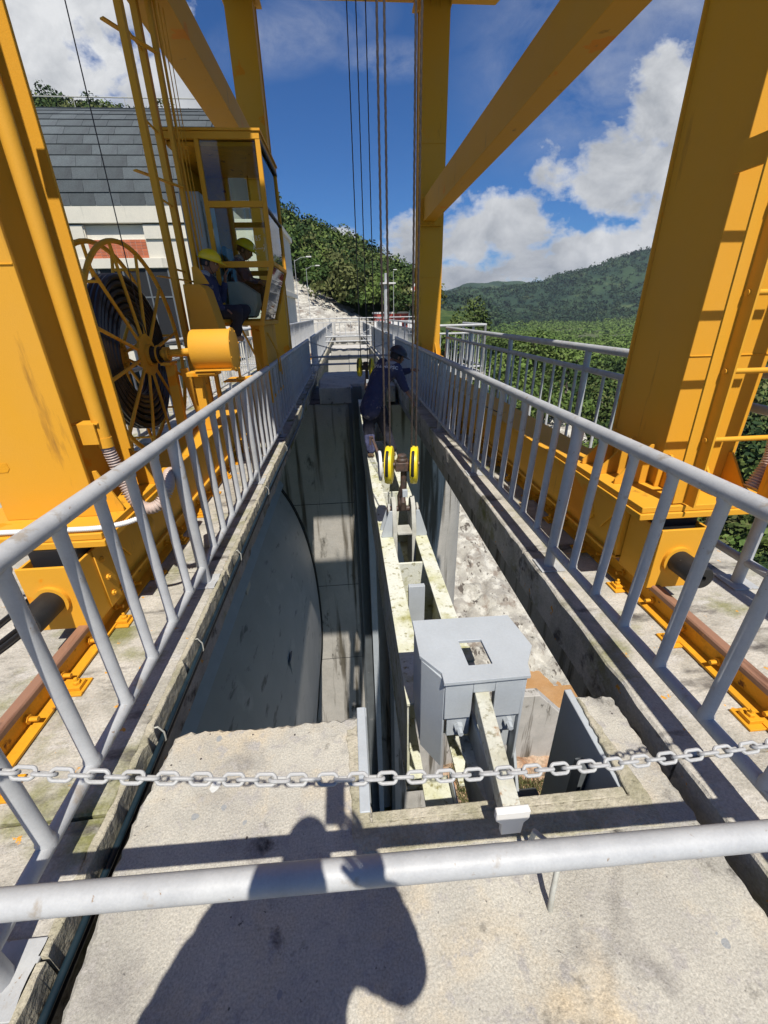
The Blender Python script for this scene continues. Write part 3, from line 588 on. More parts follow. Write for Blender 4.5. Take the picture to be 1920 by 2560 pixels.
# chains
def chain(fn, n, label, pitch_, wire, w_, m, asparts=True, loc=None):
    c = empty('chain', loc, label, 'chain')
    pts = [Vector(fn(i/400)) for i in range(401)]; cum = [0]
    for i in range(400): cum.append(cum[-1]+(pts[i+1]-pts[i]).length)
    n = int(cum[-1]/pitch_); base = None; allm = MB()
    L2 = (pitch_-w_+wire)/2+wire*.0; rr = (w_-wire)/2
    ring = []
    for k in range(20):
        a = 2*pi*k/20; x = cos(a)*rr; x += (pitch_/2+wire/2-rr)*(1 if cos(a) > 0 else -1); ring.append((x, sin(a)*rr, 0))
    rr_ = random.Random(4)
    for i in range(n):
        s = (i+.5)*pitch_; j = min(range(400), key=lambda q: abs(cum[q]-s)); p = pts[j]; d = (pts[j+1]-pts[j]).normalized()
        tilt = radians(38 if i % 2 else -52)+rr_.gauss(0, .12)
        rot = d.to_track_quat('X', 'Z').to_matrix() @ Matrix.Rotation(tilt, 3, 'X')
        if asparts:
            if base is None:
                q = MB(); q.tube(ring, wire/2, 8, closed=True); base = q.build('link', m, c, origin=(0, 0, 0)); ob = base
            else: ob = base.copy(); COL.objects.link(ob); ob.parent = c
            ob.matrix_local = Matrix.Translation(p-worldloc(c)) @ rot.to_4x4()
        else: allm.tube([p+rot @ Vector(v) for v in ring], wire/2, 5, closed=True)
    if not asparts: allm.build('links', m, c, kind='stuff')
    return c
def near_chain(t):
    x = -1.06+2.47*t
    return (x, .50, min(.852+.114*(x-.5)**2, 1.06))
chain(near_chain, 58, 'grey painted steel chain stretched across the picture above the near slab', .0282, .0068, .0245, 'chain', True, (-1.06, .5, .87))
chain(lambda t: (-1.06+2.47*t, 12.75, 1.0-.27*4*t*(1-t)), 50, 'dark chain sagging across the far end of the bay', .05, .013, .04, 'chain', False, (-1.06, 12.75, 1.0))
chain(lambda t: (-1.06+2.47*t, 24.4, 1.0-.45*4*t*(1-t)), 40, 'thin sagging chain across the second bay', .09, .02, .06, 'chain', False, (-1.06, 24.4, 1.0))
# conduits along the left walkway edge
def cable(name, pts, r, m, label, cat='cable'):
    return MB().tube(smooth3(pts), r, 10).build(name, m, label=label, cat=cat)
def smooth3(P, k=8):
    P = [Vector(p) for p in P]; o = []
    for i in range(len(P)-1):
        a, b_, c, d = P[max(i-1, 0)], P[i], P[i+1], P[min(i+2, len(P)-1)]
        for j in range(k):
            t = j/k; o.append(.5*((2*b_)+(-a+c)*t+(2*a-5*b_+4*c-d)*t*t+(-a+3*b_-3*c+d)*t**3))
    return o+[P[-1]]
cable('conduit', [(-.935, -2, -.09), (-.937, 1, -.075), (-.938, 3, -.07), (-.94, 5, -.08), (-.93, 7, -.12), (-.93, 8.2, -.10), (-.955, 9.3, -.02), (-.93, 10.2, .03), (-.90, 11.2, .03), (-.93, 12.6, .03), (-.98, 14, .03)], .0125, 'bcable', 'dark blue conduit clipped along the edge of the left walkway', 'conduit')
cable('conduit', [(-.94, -2, -.118), (-.942, 1, -.106), (-.943, 3, -.10), (-.945, 5, -.11), (-.94, 7, -.15), (-.935, 8.2, -.13), (-.965, 9.5, -.03), (-.96, 10.4, .02), (-.93, 12.5, .02), (-1.0, 14, .02)], .015, 'cable', 'black cable running just below the blue conduit', 'cable')
clip = None
for y in (.15, 1.38, 1.95, 2.95, 4.3, 5.9):
    q = MB(); q.tube([(-.957, y, .0), (-.94, y, .004), (-.921, y, -.03), (-.922, y, -.08), (-.95, y, -.12)], .004, 6)
    q.build('cable_clip', 'lug', label='thin wire clip on the conduit, '+['just behind the guard bar', 'nearest beyond the chain', 'second beyond the chain', 'beside the second railing post', 'half way to the crane drum', 'farthest one, near the dark part of the railing'][(.15, 1.38, 1.95, 2.95, 4.3, 5.9).index(y)], cat='clip', group='clips along the conduit')
for k, (x0, x1) in enumerate(((-2.15, -2.5), (-2.0, -2.42), (-1.95, -2.36))):
    cable('power_cable', [(x0, 2.9, .02), (x0-.05, 2.0, .02), (x1, 1.0, .02), (x1-.2, -.6, .02)], .016, 'cable', ['leftmost black cable lying on the left walkway beside the crane rail', 'middle black cable lying on the left walkway beside the crane rail', 'black cable nearest the crane rail on the left walkway'][k])
# ------------------------------------------------------------------ crane rails
def crane_rail(x, label):
    r = empty('crane_rail', (x, 0, 0), label, 'rail', 'crane rails along the walkways')
    y0, y1 = -1.6, 30
    b = MB(); b.prism([(-.065, 0), (.065, 0), (.065, .012), (.012, .024), (.012, .098), (.026, .108), (-.026, .108), (-.012, .098), (-.012, .024), (-.065, .012)], y0, y1, 'y')
    b.v = [(v[0]+x, v[1], v[2]+.008) for v in b.v]; b.build('rail_web', 'yellowd', r)
    b = MB(); b.prism([(-.027, .1085), (.027, .1085), (.029, .118), (.029, .136), (.022, .143), (-.022, .143), (-.029, .136), (-.029, .118)], y0, y1, 'y')
    b.v = [(v[0]+x, v[1], v[2]+.008) for v in b.v]; b.build('rail_head', 'rail', r)
    sd = 1 if x < 0 else -1
    clp = nut = None; y = -.35
    while y < 13:
        c = Vector((x, y, 0))
        if clp is None:
            q = MB(); q.box(x-.14, x+.14, y-.055, y+.055, .002, .014); q.box(x+.06, x+.125, y-.03, y+.03, .015, .034).box(x-.125, x-.06, y-.03, y+.03, .015, .034)
            for s in (-1, 1): q.lathe((x+s*.10, y, .034), (0, 0, 1), [(.017, 0), (.017, .016), (.009, .0165), (.009, .036)], 6)
            clp = q.build('rail_clip', 'yellowd', r, origin=c, bevel=.002)
        else: put(clp, r, c)
        y += .50
    y = .33
    while y < 6:
        c = Vector((x, y, .06))
        if nut is None:
            q = MB(); q.lathe((x+sd*.012, y, .062), (sd, 0, 0), [(.021, 0), (.021, .016), (.011, .0165), (.011, .052)], 6); nut = q.build('rail_bolt', 'yellowd', r, origin=c)
        else: put(nut, r, c)
        y += .25 if int((y-.33)/.25+.5) % 3 else .30
    return r
crane_rail(-1.525, 'rusty headed yellow crane rail bolted to the left walkway')
crane_rail(1.785, 'rusty headed yellow crane rail bolted to the right walkway')

# ------------------------------------------------------------------ gantry crane
cr = empty('gantry_crane', (0, 7, 0), 'big yellow gantry crane standing astride the bay on legs, with cab and reel', 'crane')
Yw = 'yellow'
def P(name, b, m=Yw, par=None, bevel=.004, **k): return b.build(name, m, par or cr, bevel=bevel, **k)
def sill(xa, xb, s):
    # long hollow beam carried by wheel boxes at both ends
    b = MB(); b.box(xa, xb, 2.25, 12.6, .17, .555); b.box(xa-.025, xb+.025, 2.25, 12.6, .175, .195).box(xa-.03, xb+.03, 2.25, 12.6, .556, .572)
    P('sill_beam', b)
    q = MB(); q.box(xa+.03, xb, 1.955, 1.972, .135, .525).box(xa+.03, xa+.045, 1.973, 2.24, .135, .52).box(xb-.015, xb-.0, 1.973, 2.24, .135, .52); P('wheel_box', q, bevel=.003)
    P('hollow_shade', MB().box(xa+.05, xb-.02, 2.05, 2.235, .16, .573), 'dark', bevel=0)  # black block stands in for the shade inside the open wheel box
    q = MB(); q.box(xa+.03, xb-.0, 12.63, 12.9, .135, .525); P('wheel_box', q, bevel=.005)
    xc = (xa+xb)/2
    q = MB(); q.lathe((xc+.0, 1.957, .33), (0, -1, 0), [(.085, 0), (.085, .022), (.07, .023)], 24); P('buffer_socket', q, bevel=0)
    q = MB(); q.lathe((xc+.0, 1.935, .33), (0, -1, 0), [(.066, 0), (.066, .175), (.06, .185), (.018, .1855), (.018, .15)], 28); P('buffer', q, 'blk', bevel=0)
    wh = MB(); 
    for y in (2.7, 12.2): wh.lathe((xc-.04, y, .30), (1, 0, 0), [(.14, -.02), (.14, .0), (.115, .002), (.115, .08), (.14, .082), (.14, .10)], 28)
    P('wheel', wh, 'iron', bevel=0)
sill(1.695, 2.02, -1); sill(-1.775, -1.46, 1)
def ledge(x0, x1, y0, y1, s, xi):
    b = MB(); b.box(x0, x1, y0, y1, .575, .612).box(x0+.012, x1-.012, y0+.012, y1-.012, .614, .650); P('foot_plate', b, bevel=.004)
for (x0, x1, y0, y1) in ((1.60, 2.45, 2.0, 3.15), (-2.15, -1.33, 2.06, 3.15), (1.60, 2.45, 11.0, 12.2), (-2.15, -1.33, 11.0, 12.2)): ledge(x0, x1, y0, y1, 0, 0)
# legs: near right is a closed box with lipped edges, left ones are H sections
def boxleg(x0, x1, y0, y1, z1):
    b = MB(); b.box(x0+.02, x1-.02, y0+.014, y1-.014, .652, z1); b.box(x0, x1, y0, y0+.013, .651, z1-.01).box(x0, x1, y1-.013, y1, .651, z1-.01); return P('leg', b, bevel=.003)
def hleg(x0, x1, y0, y1, z1):
    b = MB(); b.box(x0, x1, y0, y0+.02, .651, z1).box(x0, x1, y1-.02, y1, .651, z1); b.box((x0+x1)/2-.08, (x0+x1)/2+.08, y0+.021, y1-.021, .651, z1-.01); return P('leg', b, bevel=.003)
boxleg(1.875, 2.35, 2.30, 2.84, 6.95); boxleg(1.80, 2.36, 11.3, 11.85, 7.14)
hleg(-1.96, -1.46, 2.30, 2.86, 6.95); boxleg(-1.92, -1.40, 11.3, 11.85, 7.14)
# gussets round the feet
def gus(a, b_, c, th, ax):
    q = MB()
    if ax == 'y': q.prism([(a[0], a[2]), (b_[0], b_[2]), (b_[0], b_[2]+.03), (c[0]+.02*(1 if b_[0] > c[0] else -1), c[2]), (c[0], c[2])], a[1]-th/2, a[1]+th/2, 'y')
    else: q.prism([(a[1], a[2]), (b_[1], b_[2]), (b_[1], b_[2]+.03), (c[1]+.02*(1 if b_[1] > c[1] else -1), c[2]), (c[1], c[2])], a[0]-th/2, a[0]+th/2, 'x')
    P('gusset', q, bevel=.001)
for y in (2.38, 2.57, 2.78): gus((1.873, y, .651), (1.66, y, .651), (1.873, y, .90), .014, 'y')
for x in (1.92, 2.12, 2.31): gus((x, 2.298, .651), (x, 2.12, .651), (x, 2.298, .86), .014, 'x')
for y in (2.36, 2.80): gus((-1.458, y, .651), (-1.35, y, .651), (-1.458, y, .90), .014, 'y')
gus((-1.54, 2.84, .651), (-1.54, 3.1, .651), (-1.54, 2.87, .95), .014, 'x')
for y in (11.42, 11.7): gus((1.80, y, .651), (1.63, y, .651), (1.80, y, .95), .014, 'y'); gus((2.362, y, .651), (2.44, y, .651), (2.362, y, .95), .014, 'y')
for x in (1.9, 2.25): gus((x, 11.298, .651), (x, 11.05, .651), (x, 11.298, .95), .014, 'x')
# weld seams, a fresh paint patch and grime lines on the legs
for (x0, x1, y, zs) in ((1.876, 2.349, 2.2985, (1.42, 2.62, 3.9)), (-1.958, -1.462, 2.2985, (1.9, 3.3)), (1.802, 2.358, 11.2985, (2.4, 4.9)), (-1.918, -1.402, 11.2985, (2.6, 5.0))):
    for z in zs: P('weld_seam', MB().tube([(x0, y, z), (x1, y, z)], .004, 6), 'yellowd', bevel=0)
P('paint_patch', MB().prism([(-1.957, .93), (-1.85, .935), (-1.835, .955), (-1.84, .985), (-1.957, .99)], 2.2975, 2.2992, 'y'), 'yellowd', bevel=0)
for y in (4.4, 6.6, 8.8): P('weld_seam', MB().tube([(1.694, y, .19), (1.694, y, .55)], .0035, 6), 'yellowd', bevel=0); P('weld_seam', MB().tube([(-1.459, y, .19), (-1.459, y, .55)], .0035, 6), 'yellowd', bevel=0)
P('weld_seam', MB().tube([(1.884, 3.0, 3.72), (1.884, 3.0, 3.93)], .004, 6), 'yellowd', bevel=0)
# tie beams, top girders
b = MB(); b.box(1.885, 2.145, 2.86, 11.28, 3.50, 3.94); P('tie_beam', b)
b = MB(); b.box(1.80, 2.30, 11.20, 11.285, 3.42, 4.02); P('end_plate', b)
for x in (1.86, 2.0, 2.12, 2.25):
    for z in (3.455, 3.99): P('bolt', MB().lathe((x, 11.198, z), (0, -1, 0), [(.018, 0), (.018, .014), (.010, .015), (.010, .026)], 6), 'yellowd', bevel=0)
b = MB(); b.box(-1.88, -1.50, 2.88, 11.28, 4.37, 4.72); P('tie_beam', b)
b = MB(); b.box(-1.95, -1.45, 11.20, 11.285, 4.29, 4.79); P('end_plate', b)
def girder(y0, y1, zb, zt, x0, x1, ch, name='cross_girder'):
    q = MB(); q.prism([(x0, zt), (x0, zb+ch), (x0+ch*1.2, zb), (x1-ch*1.2, zb), (x1, zb+ch), (x1, zt)], y0, y1, 'y'); P(name, q, bevel=.006)
girder(11.15, 11.74, 7.2, 7.9, -2.6, 3.62, .22); girder(1.72, 3.05, 6.98, 7.75, -2.6, 3.62, .22)
for (x0, x1) in ((1.70, 2.46), (-2.02, -1.30)):
    for (y0, y1, zc) in ((11.10, 11.95, 7.15), (2.1, 3.0, 6.93)):
        q = MB(); q.box(x0, x1, y0, y1, zc, zc+.04); P('cap_plate', q)
    for k in range(4):
        x = x0+.10+k*(x1-x0-.2)/3; q = MB(); q.prism([(11.298, 7.14), (11.15, 7.14), (11.298, 6.94)], x-.008, x+.008, 'x'); P('gusset', q, bevel=0)
for (x0, x1) in ((1.0, 2.7), (-2.0, -.62)):
    q = MB(); q.box(x0, x1, 3.07, 11.08, 7.05, 7.7); P('top_girder', q, bevel=.006)
q = MB(); q.box(-.95, 1.6, 4.25, 10.6, 7.76, 8.9); P('hoist_trolley', q, 'yellowd', bevel=.01)
q = MB(); q.box(-.60, .98, 4.25, 10.9, 7.2, 7.25); P('walkway_plate', q, 'yellowd', bevel=0)
# ladder up the near right leg
q = MB(); q.bar((1.865, 1.99, .66), (1.80, 2.10, 7.0), .075, .012, (1, 0, 0)).bar((1.83, 2.03, .66), (1.765, 2.14, 7.0), .012, .075, (1, 0, 0)); 
P('ladder_stile', q, bevel=.001)
q = MB(); q.bar((2.30, 1.99, .66), (2.235, 2.10, 7.0), .065, .012, (1, 0, 0)).bar((2.335, 2.03, .66), (2.27, 2.14, 7.0), .012, .065, (1, 0, 0)); P('ladder_stile', q, bevel=.001)
z = 1.03; rg0 = None
while z < 6.9:
    t = (z-.66)/6.34; xl = 1.85-.065*t; y = 2.0+.11*t
    if rg0 is None: rg0 = MB().tube([(xl, y, z), (xl+.43, y, z)], .0135, 10).build('ladder_rung', Yw, cr, origin=(xl, y, z)); o_r = Vector((xl, y, z))
    else: put(rg0, cr, (xl, y, z))
    z += .345
for z in (2.28, 4.6):
    for x in (1.84, 2.24): q = MB(); q.box(x-.0, x+.012, 2.06, 2.30, z-.06, z+.06); P('ladder_bracket', q, bevel=.001)
# vertical conduits beside the right leg
q = MB(); q.tube([(2.46, 2.2, 1.15), (2.46, 2.2, 6.9)], .032, 14); P('conduit_pipe', q, bevel=0)
q = MB(); q.box(2.47, 2.56, 1.92, 1.96, .66, 6.9); P('conduit_pipe', q, bevel=.002)
# corrugated hoses
def hose(pts, r, m, pitch_=.016, amp=.006, name='flexible_hose'):
    ps = smooth3(pts, 30); cum = [0]
    for i in range(1, len(ps)): cum.append(cum[-1]+(ps[i]-ps[i-1]).length)
    n = int(cum[-1]/(pitch_/4)); out = []; rad = []
    for k in range(n+1):
        s = k*cum[-1]/n; j = max(1, min(len(ps)-1, next((i for i in range(len(cum)) if cum[i] >= s), len(ps)-1))); t = (s-cum[j-1])/max(cum[j]-cum[j-1], 1e-6)
        out.append(ps[j-1].lerp(ps[j], t)); rad.append(r+(amp if k % 4 in (1, 2) else -amp))
    q = MB(); q.tube(out, rad, 12); return q.build(name, m, cr, ang=80)
hose([(2.46, 2.2, 1.18), (2.45, 2.18, 1.0), (2.40, 2.12, .85), (2.32, 2.10, .70)], .034, 'hosep')
# pipe and hoses on the near left leg
q = MB(); q.tube([(-1.375, 2.42, 1.02), (-1.375, 2.42, 3.4), (-1.375, 2.42, 7)], .036, 18); P('conduit_pipe', q, bevel=0)
q = MB(); q.tube([(-1.375, 2.42, 1.02), (-1.375, 2.42, 1.075)], .04, 18).box(-1.46, -1.375, 2.36, 2.372, 1.05, 1.16).box(-1.50, -1.36, 2.37, 2.46, 1.155, 1.162); P('pipe_clamp', q, bevel=0)
q = MB(); q.tube([(-1.41, 2.38, 3.05), (-1.34, 2.38, 3.05)], .03, 8).box(-1.46, -1.34, 2.36, 2.47, 3.02, 3.05); P('pipe_clamp', q, bevel=0)
hose([(-1.375, 2.42, 1.03), (-1.365, 2.43, .93), (-1.34, 2.42, .80), (-1.29, 2.38, .70), (-1.21, 2.35, .66), (-1.14, 2.36, .685), (-1.10, 2.42, .76), (-1.13, 2.55, .80), (-1.2, 2.8, .72)], .029, 'hosep')
hose([(-2.3, 2.09, .675), (-1.9, 2.10, .672), (-1.5, 2.09, .672), (-1.34, 2.09, .675), (-1.22, 2.1, .69), (-1.16, 2.13, .70)], .0135, 'white', .01, .0012)
for y, z in ((2.0, .44), (2.0, .32), (2.0, .21)):
    q = MB(); q.lathe((-1.452, y+.17, z), (1, 0, 0), [(.017, 0), (.017, .014), (.009, .0145), (.009, .022)], 6); P('bolt', q, bevel=0)
q = MB(); q.box(-1.458, -1.45, 2.12, 2.245, .14, .525); P('bolt_plate', q)
q = MB(); q.lathe((-1.455, 2.75, .36), (1, 0, 0), [(.07, 0), (.07, .012), (.05, .03), (.02, .034)], 20); P('axle_cap', q, bevel=0)
q = MB(); q.lathe((1.69, 2.62, .36), (-1, 0, 0), [(.07, 0), (.07, .012), (.05, .03), (.02, .034)], 20); P('axle_cap', q, bevel=0)
q = MB(); q.prism([(2.25, .571), (2.95, .571), (2.45, .30)], 1.68, 1.692, 'x'); P('gusset', q)
q = MB(); q.prism([(2.25, .571), (2.95, .571), (2.45, .30)], -1.457, -1.445, 'x'); P('gusset', q)
q = MB(); q.tube([(1.70, 5.2, .60), (1.55, 5.0, .66), (1.72, 4.75, .60)], .006, 6); P('wire_tie', q, 'rope', bevel=0)
# cable reel
rl = empty('cable_reel', (-2.05, 4.6, 1.34), None, None); rl.parent = cr; rl.location = rl.location-cr.location
HC = Vector((-2.05, 4.6, 1.34))
def circ(x, r, n=64): return [(x, HC.y+r*cos(2*pi*k/n), HC.z+r*sin(2*pi*k/n)) for k in range(n)]
for x in (-1.98, -2.20): MB().tube(circ(x, .95), .021, 12, closed=True).build('rim', Yw, rl)
for x, dx in ((-1.98, .02), (-2.20, -.02)):
    for k in range(12):
        a = 2*pi*(k+.35)/12; p = Vector((x, HC.y+.94*cos(a), HC.z+.94*sin(a))); q_ = Vector((x+dx, HC.y+.1*cos(a), HC.z+.1*sin(a)))
        MB().tube([q_, p], .0155, 8).build('spoke', Yw, rl)
for k in range(12):
    a = 2*pi*(k+.35)/12
    if k % 2 == 0: MB().tube([(-1.98, HC.y+.80*cos(a), HC.z+.80*sin(a)), (-2.20, HC.y+.80*cos(a), HC.z+.80*sin(a))], .012, 6).build('spacer', Yw, rl)
q = MB(); q.lathe((-1.96, HC.y, HC.z), (1, 0, 0), [(.19, -.01), (.19, .012), (.10, .014), (.10, .05), (.085, .052), (.085, .01)], 36); q.build('hub_flange', Yw, rl)
q = MB(); q.lathe((-2.24, HC.y, HC.z), (1, 0, 0), [(.19, -.01), (.19, .012)], 36); q.build('hub_flange', Yw, rl)
q = MB(); q.lathe((-1.95, HC.y, HC.z), (1, 0, 0), [(.075, 0), (.075, .12), (.06, .121)], 24); q.build('slip_ring', 'blk', rl)
for j in range(6):
    r0 = .39+.056*j
    for x in (-2.055, -2.10, -2.145): MB().tube([(x+.006*sin(3*a), HC.y+(r0+.012*sin(a*2+j))*cos(a), HC.z+(r0+.012*sin(a*2+j))*sin(a)) for a in np.linspace(0, 2*pi, 49)[:-1]], .0275, 8, closed=True).build('cable_turn', 'cable', rl)
q = MB(); q.tube([(-1.96, 4.6, 1.34), (-1.48, 4.6, 1.36)], .037, 18); q.build('axle', Yw, rl)
q = MB(); q.lathe((-1.86, 4.6, 1.342), (1, 0, 0), [(.085, 0), (.085, .014)], 24); q.lathe((-1.80, 4.6, 1.343), (1, 0, 0), [(.066, 0), (.066, .05)], 24); q.box(-1.82, -1.73, 4.50, 4.70, 1.245, 1.27); q.build('bearing', Yw, rl)
q = MB(); q.lathe((-1.49, 4.6, 1.365), (1, 0, 0), [(.19, -.01), (.195, 0), (.195, .36), (.205, .361), (.205, .378), (.19, .38)], 40); q.box(-1.48, -1.13, 4.40, 4.47, 1.19, 1.20); q.build('motor_drum', Yw, rl)
for k in range(8):
    a = 2*pi*k/8+.3; q = MB(); q.lathe((-1.112, 4.6+.188*cos(a), 1.365+.188*sin(a)), (1, 0, 0), [(.008, 0), (.008, .008)], 6); q.build('bolt', Yw, rl)
q = MB(); q.bar((-1.76, 4.55, .60), (-1.76, 4.6, 1.245), .09, .07).box(-1.84, -1.68, 4.45, 4.75, .575, .60).box(-1.60, -1.32, 4.5, 4.75, 1.13, 1.17); P('stand_post', q)
q = MB(); q.bar((-1.52, 4.62, .575), (-1.52, 4.62, 1.14), .085, .085).bar((-1.60, 4.75, .6), (-1.66, 4.65, 1.2), .08, .03); P('stand_post', q)
q = MB(); q.tube([(-1.95, 4.7, 1.3), (-1.955, 4.62, 1.8), (-1.93, 4.6, 3.6), (-1.9, 4.6, 7)], .005, 6); P('thin_wire', q, 'rope', bevel=0)
q = MB(); q.tube([(-1.20, 4.85, 1.05), (-1.06, 5.0, 1.05)], .02, 6).box(-1.35, -1.09, 4.85, 5.2, 1.02, 1.035).bar((-1.15, 4.8, 1.3), (-1.22, 5.1, .6), .03, .03); P('bracket', q)
# access ladder on the left with guide post
for x, y, w_ in ((-1.79, 5.28, .06), (-1.80, 5.72, .06)):
    q = MB(); q.box(x-w_/2, x+w_/2, y-.012, y+.012, .575, 6.95).box(x+w_/2-.012, x+w_/2, y+.0125, y+.07, .575, 6.95); P('ladder_stile', q, bevel=.001)
z = .9
while z < 6.8: q = MB(); q.tube([(-1.79, 5.28, z), (-1.80, 5.72, z)], .011, 8); P('ladder_rung', q, bevel=0); z += .62
for z in (2.05, 2.95, 4.0): q = MB(); q.bar((-1.95, 5.29, z+.02), (-1.66, 5.74, z-.02), .05, .012); P('ladder_bracket', q, bevel=0)
q = MB(); q.box(-1.695, -1.655, 5.72, 5.80, .58, 6.95).tube([(-1.63, 5.8, 1.6), (-1.63, 5.8, 6.9)], .014, 8).tube([(-1.60, 5.83, 1.6), (-1.60, 5.83, 6.9)], .006, 6).tube([(-1.585, 5.9, 2.5), (-1.585, 5.9, 6.9)], .005, 6); P('guide_post', q, bevel=.001)
q = MB(); q.prism([(-1.68, 1.46), (-1.66, 1.98), (-1.49, 1.98), (-1.44, 1.93), (-1.34, 1.42), (-1.62, 1.40)], 5.12, 5.42, 'y'); P('counterweight_box', q, bevel=.006)
q = MB(); q.prism([(-1.58, 1.985), (-1.57, 2.14), (-1.53, 2.16), (-1.49, 2.12), (-1.42, 1.985)], 5.22, 5.25, 'y'); P('bracket', q)
# ------------------------------------------------------------------ operator cab
cb = empty('cab', (-1.3, 6.6, 1.6), None, None); cb.parent = cr; cb.location = cb.location-cr.location
yn, yf = 6.0, 7.25; xl, xm, xr, xb = -1.86, -1.50, -.845, -1.05
fr_ = MB(); t = .05
for y in (yn, yf):
    for x in (xl, xm): fr_.box(x-t/2, x+t/2, y-t/2, y+t/2, 1.60, 3.42)
    fr_.box(xr-t/2, xr+t/2, y-t/2, y+t/2, 2.235, 3.42)
    fr_.bar((xr, y, 2.24), (xb, y, 1.60), t, t, (0, 1, 0))
    fr_.box(xl-t/2, xr+t/2, y-t/2-.003, y+t/2+.003, 3.41, 3.475)
    fr_.box(xm+t/2, xr-t/2, y-.022, y+.022, 2.80, 2.86); fr_.box(xm+t/2, xr-t/2, y-.024, y+.024, 2.20, 2.265)
    fr_.box(xl-t/2, xb+.03, y-t/2-.002, y+t/2+.002, 1.555, 1.605)
for x, z in ((xr, 3.443), (xr, 2.245), (xb, 1.58), (xl, 3.443), (xl, 1.58)): fr_.box(x-t/2, x+t/2, yn+t/2, yf-t/2, z-.024, z+.024)
fr_.build('cab_frame', Yw, cb, bevel=.003)
dk = MB(); dk.box(xr-.012, xr+.022, yn+.03, yf-.03, 2.79, 2.815).box(xr+.012, xr+.03, yn-.02, yf+.02, 3.38, 3.41); dk.build('window_seal', 'blk', cb)
MB().box(xl-.04, xr+.04, yn-.04, yf+.04, 3.478, 3.50).build('cab_roof', Yw, cb)
MB().box(xl+.03, xr-.03, yn+.03, yf-.03, 3.36, 3.40).build('ceiling_panel', 'yellowd', cb)
MB().box(xl, xb, yn+.03, yf-.03, 1.61, 1.63).build('cab_floor', 'yellowd', cb)
for (x0, x1, z0, z1) in ((xm+.026, xr-.026, 2.865, 3.405), (xm+.026, xr-.026, 2.27, 2.795)):
    for y in (yn, yf): MB().box(x0, x1, y-.003, y+.003, z0, z1).build('pane', 'glass', cb)
for y in (yn, yf): MB().prism([(xm+.026, 1.61), (xb-.02, 1.61), (xr-.03, 2.195), (xm+.026, 2.195)], y-.003, y+.003, 'y').build('pane', 'glass', cb)
MB().box(xr-.003, xr+.003, yn+.027, yf-.027, 2.82, 3.415).build('pane', 'glass', cb)
MB().box(xr-.003, xr+.003, yn+.027, yf-.027, 2.272, 2.787).build('pane', 'glass', cb)
q = MB(); q.prism([(xr+.002, 2.215), (xr-.004, 2.215), (xb-.004, 1.61), (xb+.002, 1.61)], yn+.03, yf-.03, 'y'); q.build('pane', 'glass', cb)
MB().box(xl+.01, xm-.03, yf-.01, yf+.01, 1.62, 3.40).build('rear_panel', 'yellowd', cb)
MB().box(xl-.01, xl+.01, yn+.5, yf-.03, 1.62, 3.40).build('side_panel', 'yellowd', cb)
q = MB(); q.box(xl+.03, -1.60, 6.12, 6.75, 1.64, 2.98); q.build('control_cabinet', 'cab', cb, bevel=.01)
q = MB(); q.box(-1.598, -1.592, 6.16, 6.71, 1.75, 2.9); q.build('cabinet_door', 'cab', cb, bevel=.002)
q = MB(); q.prism([(-1.46, 1.66), (-1.44, 2.06), (-1.29, 2.06), (-1.10, 1.93), (-1.10, 1.80), (-1.16, 1.66)], 6.12, 6.42, 'y'); q.build('console', 'cab', cb, bevel=.006)
q = MB(); q.prism([(-1.43, 1.70), (-1.42, 1.92), (-1.15, 1.92), (-1.14, 1.78), (-1.20, 1.70)], 6.112, 6.119, 'y'); q.build('console_door', 'cab', cb, bevel=.001)
q = MB(); q.box(-1.52, -1.28, 6.6, 7.0, 1.64, 2.0).box(-1.56, -1.50, 6.6, 7.0, 2.0, 2.5); q.build('operator_seat', 'blk', cb, bevel=.02)
q = MB(); q.box(-1.47, -1.44, 7.0, 7.03, 1.7, 3.3).tube([(-1.2, 7.15, 3.36), (-1.2, 7.15, 3.0)], .012, 6); q.build('window_post', Yw, cb)
# chalk marks written on the glass: 285 and a scribble
def strokes(parent, name, polys, org, ux, uz, s, r, m):
    q = MB()
    for pl in polys: q.tube([Vector(org)+Vector(ux)*(x*s)+Vector(uz)*(z_*s) for x, z_ in pl], r, 5)
    return q.build(name, m, parent)
W = [[(0, .8), (.15, 1), (.4, .95), (.4, .7), (0, .1), (.5, .15)], [(1.0, .6), (.75, .85), (.95, 1), (1.15, .85), (.8, .3), (.95, .05), (1.2, .2), (1.0, .6)], [(1.95, 1.05), (1.5, .95), (1.45, .6), (1.75, .6), (1.8, .3), (1.45, .1)],
     [(.1, -1.6), (.25, -.8), (.5, -.6), (.6, -.9), (.25, -1.2)], [(.3, -1.2), (.7, -1.6), (.9, -1.3), (1.0, -1.55), (1.15, -1.25), (1.3, -1.5), (1.45, -1.3), (1.6, -1.5), (1.75, -1.25), (1.9, -1.5), (2.1, -1.2), (2.35, -1.5), (2.6, -1.0), (2.4, -1.6), (2.2, -1.9)], [(2.3, -.8), (2.5, -.7)]]
strokes(cb, 'chalk_writing', W, (-1.045, yn-.006, 2.47), (1, 0, 0), (0, 0, 1), .055, .0022, 'white')
